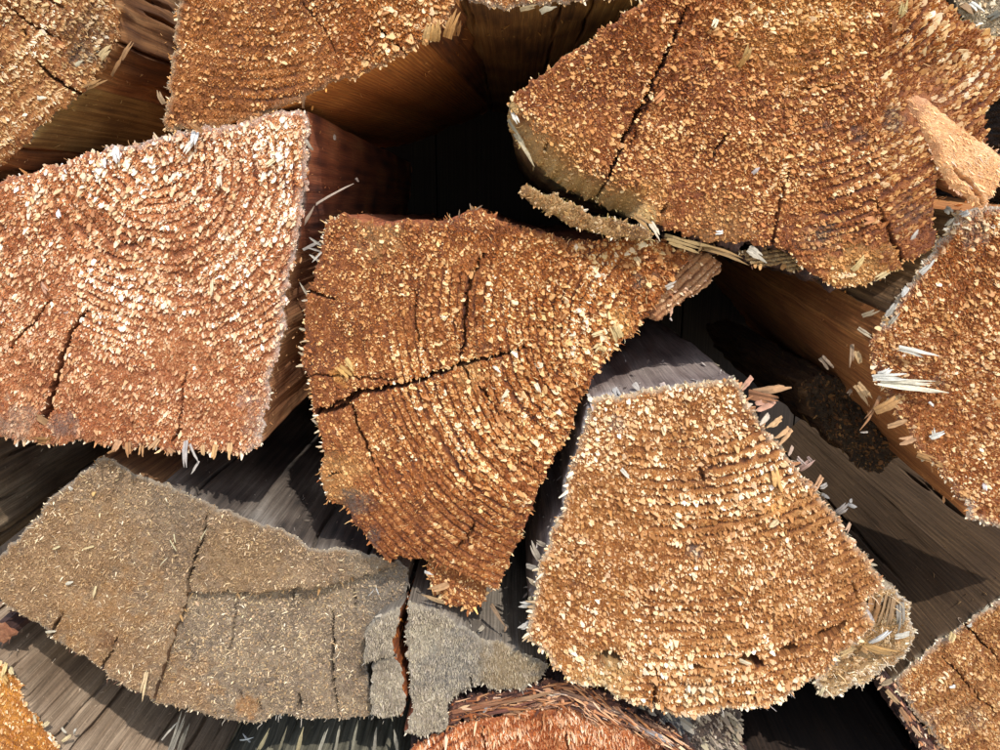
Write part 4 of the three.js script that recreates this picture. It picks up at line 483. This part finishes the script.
{ // grey brown log at lower left, split across: the lower part stands back
  const b = baseAt(200, 720, -0.008), t = logThing('long grey brown log at lower left, its smooth end split by a step', b);
  const common = { face: FUZZ, chips: FUZZC, rough: 0.8, ring: { c: [180, -900], s: 5, a: 0.15, t: 0.06, r: 0 }, fibres: [
    { kind: 'hair', per: 0.014, s: [2, 8], sp: 2.6, el: [0.9, 1.4], tone: [0.2, 1], lift: [0.1, 0.8], any: true, scatter: 0.4, clump: 0.8 }, { kind: 'flake', per: 0.5, s: [0.7, 1.7], el: [1.2, 2.6], usesFace: true, tone: [0.15, 1], tp: 1.3, lift: [0.4, 1.5], any: true, wide: 0.6 }, { kind: 'flake', per: 0.05, s: [1, 2.4], el: [1.2, 2.8], tone: [0.1, 0.85], tp: 1.4, lift: [0.4, 1.5], any: true, wide: 0.6 }, { kind: 'chunk', per: 0.05, s: [1, 2.4], tone: [0, 0.4], lift: [0.4, 1.4], any: true }] };
  piece(t, b, { ...common, seed: 11, z: -0.004, vp: [512, 205], pts: [[0, 556], [-18, 575], [-10, 594], [7, 607], [34, 621], [51, 638], [78, 656], [102, 672], [116, 684], [133, 692], [153, 701], [160, 674], [171, 642], [181, 614], [188, 593], [222, 593], [254, 595], [292, 589], [324, 587], [372, 576], [395, 565], [390, 560], [366, 555], [340, 549], [312, 548], [295, 535], [260, 524], [234, 515], [196, 497], [161, 484], [136, 475], [118, 463], [104, 456], [90, 466], [77, 477], [59, 490], [51, 499], [37, 519], [26, 528], [9, 546]], rag: 1.5, closeBack: false,
    cracks: [{ p: [[188, 592], [190, 572], [196, 556], [204, 530], [208, 512]], w: 2.6, d: 6 }, { p: [[100, 672], [112, 650], [116, 636]], w: 2.6, d: 5 }, { p: [[52, 636], [62, 612]], w: 3, d: 6 }], stains: [[60, 570, 110, '#a07038', 0.4], [110, 640, 70, '#986832', 0.4], [240, 560, 60, '#98703e', 0.35], [180, 500, 50, '#857664', 0.4], [366, 566, 40, '#857b6a', 0.5], [109, 641, 14, '#5c3014', 0.6], [184, 524, 6, '#3c3c3c', 0.6]],
    edge: { w: 4, c: '#a09888', k: 0.5, on: (x, y) => (x < 148 || y < 558 - 0.0 * x ? 1 : 0) }, side: { pal: pal('#322a24', '#564a40', '#72665a', '#8c8276'), cracks: 60, amp: 0.4, ring: 10, streak: 0.5, blot: 0.7, lump: 1.5 }, sides: [{ from: 2, to: 9, pal: BARK, bark: 2 }, { from: 10, to: 14, pal: UMBER, amp: 0.3, name: 'crack_wall' }, { from: 15, to: 20, pal: UMBER, amp: 0.5, name: 'crack_wall' }, { from: 29, to: 32, pal: UMBER, amp: 0.8, ring: 8, lump: 2 }],
    fringe: [{ per: 0.5, s: [1.5, 4], tone: [0.2, 0.9], w: 0.4, from: 0, to: 9 }, { per: 0.5, s: [1.5, 4], tone: [0.2, 0.9], w: 0.4, from: 21, to: 37 }] });
  piece(t, b, { ...common, seed: 12, z: -0.0115, vp: [512, 205], face: pal('#524638', '#806c58', '#9e886c', '#b8a284'), pts: [[182, 588], [222, 586], [254, 588], [292, 582], [324, 580], [372, 569], [396, 560], [409, 570], [405, 606], [380, 618], [366, 632], [367, 664], [371, 716], [340, 719], [299, 719], [282, 716], [258, 723], [238, 721], [211, 716], [184, 708], [153, 702], [154, 690], [166, 650], [176, 614]], rag: 1.8,
    cracks: [{ p: [[332, 610], [333, 640], [332, 668], [338, 716]], w: 2.6, d: 6, taper: 'both' }, { p: [[236, 604], [234, 630], [228, 660]], w: 1.2, d: 3, taper: 'both' }, { p: [[300, 692], [299, 710]], w: 3.6, d: 6, taper: 'both' }, { p: [[240, 690], [242, 700]], w: 3, d: 5, taper: 'both' }, { p: [[258, 700], [260, 711]], w: 3, d: 5, taper: 'both' }, { p: [[354, 590], [356, 612]], w: 1.6, d: 3, taper: 'both' }, { p: [[292, 584], [293, 604]], w: 1.6, d: 3 }], stains: [[180, 690, 50, '#a06c30', 0.4], [248, 706, 14, '#b07430', 0.6], [380, 590, 40, '#77726a', 0.5]],
    side: { pal: GREYWOOD, amp: 0.6, ring: 7 }, edge: { w: 4, c: '#8c867c', k: 0.5 }, fringe: [{ per: 0.54, s: [2, 5], tone: [0.1, 0.8], from: 12, to: 20, w: 0.35, pal: MOSSC }] });
  splinter(t, b, -0.004, [147, 672], [142, 703], 4.5, '#e0c090', 2, 8, 0.6); for (const [x0, y0, x1, y1, w, cc] of [[94, 546, 82, 549, 4, '#f2d8a0'], [60, 546, 52, 550, 4, '#f0dca8'], [66, 584, 76, 580, 5, '#f6ead0'], [96, 586, 94, 600, 4.5, '#e8cc98'], [196, 602, 200, 608, 6, '#e0b890'], [72, 490, 68, 484, 6, '#fbf2e0'], [46, 632, 58, 630, 5, '#f0e0c0'], [94, 492, 93, 498, 5, '#f0c078'], [170, 540, 178, 552, 3, '#e8d8a8'], [174, 534, 178, 548, 2.6, '#f0e0b0'], [160, 566, 168, 554, 2.6, '#e8d8b0'], [200, 540, 208, 528, 2.6, '#d8c8a0'], [368, 596, 376, 588, 2, '#d8d4cc'], [376, 588, 382, 598, 2, '#d8d4cc']]) splinter(t, b, -0.004, [x0, y0], [x1, y1], w * 0.5, cc, 1, 3, 0.5);
}
{ // grey weathered block, split down its left side
  const b = baseAt(440, 735, 0.002), t = logThing('small ash grey weathered block at the bottom, cleft by a deep orange split', b);
  const com = { face: ASH, chips: ASHC, rough: 1.3, wave: 2.2, ring: { c: [3430, 700], s: 4.5, a: 0.25, t: 0.2, r: 0 }, fibres: [{ kind: 'hair', per: 0.012, s: [2, 7], sp: 2.2, tone: [0.2, 0.85], lift: [0.05, 0.5], lean: [0, 1], scatter: 0.4 }, { kind: 'flake', per: 0.5, s: [0.7, 1.7], usesFace: true, tone: [0.2, 1], lift: [0.2, 1], lean: [0, 1], scatter: 0.6, wide: 0.55, el: [1.4, 3] }, { kind: 'flake', per: 0.03, s: [1, 2.6], tone: [0.1, 0.75], lift: [0.2, 0.9], lean: [0, 1], wide: 0.6, el: [1, 2.4] }], edge: { w: 4, c: '#b4a894', k: 0.3 } };
  piece(t, b, { ...com, seed: 14, z: 0.002, vp: [512, 195], pts: [[409, 600], [416, 602], [432, 606], [446, 614], [466, 628], [490, 640], [520, 652], [547, 666], [541, 680], [521, 692], [505, 689], [490, 691], [483, 680], [474, 686], [462, 692], [450, 699], [447, 728], [422, 736], [405, 731], [411, 713], [412, 699], [408, 660], [404, 631]], rag: 1.6,
    cracks: [{ p: [[482, 680], [478, 686], [468, 688], [452, 698]], w: 3, d: 5, taper: 'both' }, { p: [[472, 684], [470, 676]], w: 3, d: 4 }], stains: [[455, 662, 46, '#5c5a58', 0.6], [510, 668, 40, '#80663e', 0.7], [428, 636, 24, '#a49880', 0.5]],
    side: { pal: GREYWOOD, amp: 0.7, ring: 4, streak: 0.6 }, sides: [{ from: 18, to: 22, pal: pal('#301406', '#5e2a0c', '#84421a', '#a2602e'), amp: 1, ring: 7, name: 'split_wall' }], fringe: [{ per: 0.48, s: [2, 6], tone: [0.2, 0.9], w: 0.35 }] });
  const sl = new THREE.Group(); sl.name = 'split_half'; t.add(sl);
  const orange = { pal: pal('#5a2608', '#8a4210', '#b0601c', '#c88034'), amp: 1.2, ring: 8, streak: 0.7, name: 'split_wall' };
  piece(sl, b, { ...com, seed: 15, z: 0.004, vp: [560, 250], closeBack: false, pts: [[402, 607], [388, 613], [374, 621], [365, 634], [365, 664], [376, 661], [394, 655], [392, 640], [397, 626]], rag: 1.3, side: { pal: GREYWOOD, amp: 0.5, ring: 5 }, sides: [{ from: 6, to: 8, ...orange }] });
  piece(sl, b, { ...com, seed: 16, z: 0.003, vp: [560, 250], closeBack: false, pts: [[395, 657], [378, 663], [371, 670], [371, 690], [369, 718], [386, 720], [403, 718], [405, 700], [402, 676]], rag: 1.3, side: { pal: GREYWOOD, amp: 0.5, ring: 5 }, sides: [{ from: 6, to: 8, ...orange }] });
  splinter(t, b, 0, [491, 604], [506, 626], 4, '#a08060', -4, 0, 0.7); splinter(t, b, 0, [506, 626], [503, 634], 3, '#a08060', -2, 0, 0.7); splinter(t, b, 0, [478, 632], [484, 626], 4, '#b8a890', 0, 3);
}
{ // bottom middle, with its bark on
  const b = baseAt(560, 850, -0.004), t = logThing('orange red log at the bottom middle wrapped in dark shaggy bark', b);
  piece(t, b, { seed: 17, z: -0.004, pts: [[412, 750], [430, 739], [447, 732], [460, 723], [480, 718], [510, 715], [540, 710], [562, 710], [582, 714], [600, 719], [612, 723], [640, 735], [664, 749], [682, 768], [700, 850], [430, 850], [405, 800]], face: BRICK, chips: BRICKC, ring: { c: [560, 1050], s: 14, a: 0.7, t: 0.25 }, rag: 1.8, cracks: [{ p: [[482, 728], [484, 742], [486, 756]], w: 2.4, d: 5 }, { p: [[566, 734], [568, 760]], w: 2, d: 4 }], stains: [[545, 716, 14, '#5c3018', 0.5]], side: { pal: BARK, bark: 3, amp: 1 },
    fibres: cover(1.2, 0.95, [0.05, 0.9], { flake: { el: [1.4, 2.8], wide: 0.6, tone: [0.1, 0.9], per: 0.05 }, small: { el: [1.6, 3.4] } }), fringe: [{ per: 0.48, s: [2, 6], tone: [0.2, 0.9] }] });
  const bk = new THREE.Group(); bk.name = 'bark_ring'; t.add(bk);
  piece(bk, b, { seed: 18, z: -0.002, closeBack: false, faceName: 'bark', pts: [[447, 730], [450, 704], [474, 698], [496, 691], [520, 692], [536, 685], [548, 681], [575, 682], [600, 691], [620, 703], [640, 714], [666, 726], [690, 748], [724, 790], [704, 800], [682, 766], [664, 748], [640, 734], [612, 722], [582, 713], [562, 709], [540, 709], [510, 714], [480, 717], [460, 722]], face: pal('#26120e', '#522c22', '#84523a', '#b48464'), chips: BRICKC, rough: 1.2, wave: 1.5, ring: { c: [560, 1050], s: 5.4, a: 2.6, t: 0.75 }, rag: 2.2, bevel: 3, side: { pal: BARK, bark: 3 },
    fibres: [{ kind: 'flake', per: 0.05, s: [1.6, 4.6], el: [3, 6], tone: [0, 0.9], lift: [0.1, 0.6], lean: [0.9, 0.1], scatter: 0.35, wide: 0.5 }, { kind: 'chunk', per: 0.03, s: [2, 4], tone: [0, 0.5], lift: [0.4, 1], any: true }], mod: (x) => ({ lean: x > 560 ? [0.85, 0.5] : [0.9, -0.25] }), fringe: [{ per: 0.48, s: [2, 6], tone: [0, 0.7] }] });
  const ob = new THREE.Group(); ob.name = 'outer_bark'; t.add(ob);
  piece(ob, b, { seed: 19, z: -0.012, closeBack: false, faceName: 'bark', pts: [[600, 686], [640, 696], [680, 702], [733, 706], [741, 724], [748, 760], [750, 810], [712, 800], [690, 750], [664, 728], [636, 714], [614, 702]], face: pal('#28211e', '#4c3e36', '#6c5a4c', '#8a8078'), chips: ASHC, rough: 3, wave: 2.5, rag: 3, stains: [[672, 730, 26, '#74787c', 0.6], [720, 720, 30, '#604634', 0.5]], side: { pal: BARK, bark: 4 }, fibres: cover(0.35, 1.2, [0.5, 0.5], { flake: { tone: [0, 0.7], el: [1.5, 3.5] } }), fringe: [{ per: 0.36, s: [3, 8], tone: [0, 0.7] }] });
  for (const [x0, y0, x1, y1, w, cc] of [[452, 712, 500, 700, 5, '#9c6444'], [470, 706, 530, 694, 5, '#a87450'], [500, 704, 556, 690, 5, '#ae8460'], [560, 692, 610, 702, 5, '#9c7258'], [580, 700, 640, 724, 4.5, '#a8806a'], [600, 702, 660, 732, 4.5, '#8c6854'], [486, 714, 540, 703, 4, '#7c4838'], [614, 714, 662, 740, 4, '#b09080'], [484, 712, 490, 704, 8, '#b8b4b0'], [640, 726, 684, 748, 5, '#a8a4a4']]) splinter(t, b, -0.002, [x0, y0], [x1, y1], w, cc, 1, 2, 0.4, 0.04, 'bark_shred');
}
{ // left edge, dark
  const b = baseAt(-40, 580, -0.03), t = logThing('dark weathered log at the left edge, wedged between pinkish and grey brown logs', b);
  piece(t, b, { seed: 20, z: -0.03, vp: [500, 190], pts: [[-90, 446], [-24, 446], [-16, 470], [-10, 500], [-5, 532], [-20, 560], [-90, 560]], face: DRIFT, chips: FUZZC, rag: 2, side: { pal: pal('#4a3a2a', '#826a50', '#a48c6e', '#c0ae90'), amp: 0.7, ring: 9, streak: 0.5, lump: 3, blot: 0.5, cracks: 26 }, fringe: [{ per: 0.30, s: [2, 6], tone: [0.2, 0.9] }] });
}
{ // bottom left corner
  const b = baseAt(20, 850, -0.014), t = logThing('weathered log in the bottom left corner, orange end and grey split top side', b);
  piece(t, b, { seed: 21, z: -0.014, vp: [512, 205], pts: [[-70, 640], [-12, 655], [4, 668], [14, 680], [20, 692], [27, 708], [37, 722], [47, 736], [58, 752], [98, 795], [185, 850], [-70, 850]], face: pal('#74400e', '#a4621a', '#c4822e', '#da9e4c'), chips: GOLDC, ring: { c: [-60, 900], s: 9, a: 0.5, t: 0.2 }, rough: 0.8, rag: 2.4,
    side: { pal: pal('#5c4836', '#967c62', '#b69c80', '#ceb89c'), amp: 0.3, ring: 13, streak: 0.16, lump: 1.5, blot: 0.55, cracks: 30, chip: 2, blot: 0.3 }, fibres: cover(0.9, 0.8, [0.4, 0.6]), fringe: [{ per: 1.32, s: [3, 8], tone: [0.4, 1], from: 1, to: 9, w: 0.5 }, { per: 0.72, s: [4, 10], tone: [0.5, 1], from: 7, to: 9, pal: FUZZC, w: 0.5 }] });
  for (const [x0, y0, x1, y1, w, cc, a, c2] of [[170, 752, 188, 710, 7, '#a8a090', -40, -34], [178, 756, 190, 712, 6, '#8c8474', -42, -36], [162, 740, 180, 714, 2.4, '#c0b8a8', -36, -34], [6, 664, 4, 676, 6, '#e8c888', 2, 6], [10, 668, 14, 676, 5, '#f0d8a0', 2, 6], [2, 672, 8, 684, 6, '#d8a860', 2, 6], [34, 716, 36, 724, 5, '#f0dcb0', 1, 5], [42, 728, 48, 722, 6, '#e8d0a0', -2, 2], [60, 742, 70, 736, 6, '#e0c898', -8, -4], [74, 734, 76, 726, 3, '#f0e8d8', -16, -12], [62, 728, 66, 734, 4, '#e8dcc4', -10, -8]]) splinter(t, b, -0.014, [x0, y0], [x1, y1], w, cc, a, c2, 0.6);
  const chip = new THREE.Group(); chip.name = 'bark_flake'; t.add(chip);
  piece(chip, b, { seed: 22, z: -0.016, len: 0.05, nt: 8, closeBack: false, pts: [[-12, 630], [4, 623], [14, 630], [16, 636], [6, 642], [-12, 648]], face: pal('#6a3c22', '#8c5636', '#a06c48', '#b08460'), chips: BRICKC, rough: 0.5, side: { pal: BARK } });
}
{ // bottom edge, under the grey brown log
  const b = baseAt(330, 850, -0.03), t = logThing('greenish grey splintered log at the bottom edge, under the grey brown log', b);
  piece(t, b, { seed: 23, z: -0.03, vp: [512, 205], pts: [[196, 850], [206, 800], [262, 772], [300, 768], [340, 762], [384, 762], [416, 770], [430, 850]], face: DRIFT, chips: ASHC, rag: 3, side: { pal: pal('#2c2a22', '#5c5848', '#827c68', '#a49c86'), amp: 2.4, ring: 8, streak: 0.9, lump: 3 }, fringe: [{ per: 0.60, s: [3, 10], tone: [0.2, 0.9], w: 0.3 }] });
  for (const [x0, y0, x1, y1, w, cc, a, c2] of [[258, 750, 276, 722, 9, '#a89c78', 2, 6], [296, 756, 308, 718, 8, '#b0a078', 3, 7], [276, 758, 290, 724, 6, '#7c745c', -4, 0], [318, 760, 324, 720, 9, '#b4ac98', -2, 2], [334, 756, 342, 722, 7, '#a09884', 0, 3], [352, 756, 356, 718, 8, '#8c8672', 0, 3], [374, 758, 376, 720, 8, '#989080', 0, 3], [398, 756, 396, 726, 8, '#a8a08e', 0, 3], [240, 740, 254, 736, 4, '#98a0a4', -4, 0], [250, 742, 242, 732, 4, '#88909a', -4, 0]]) splinter(t, b, -0.03, [x0, y0], [x1, y1], w * 0.45, cc, a, c2, 0.5);
}
{ // dark gap at the bottom, right of the middle
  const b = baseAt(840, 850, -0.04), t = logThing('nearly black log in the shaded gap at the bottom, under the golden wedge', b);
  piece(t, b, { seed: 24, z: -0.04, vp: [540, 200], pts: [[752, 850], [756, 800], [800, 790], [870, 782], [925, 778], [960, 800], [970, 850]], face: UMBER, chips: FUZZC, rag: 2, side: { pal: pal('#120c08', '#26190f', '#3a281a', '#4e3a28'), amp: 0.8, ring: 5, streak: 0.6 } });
}

renderer.render(scene, camera);
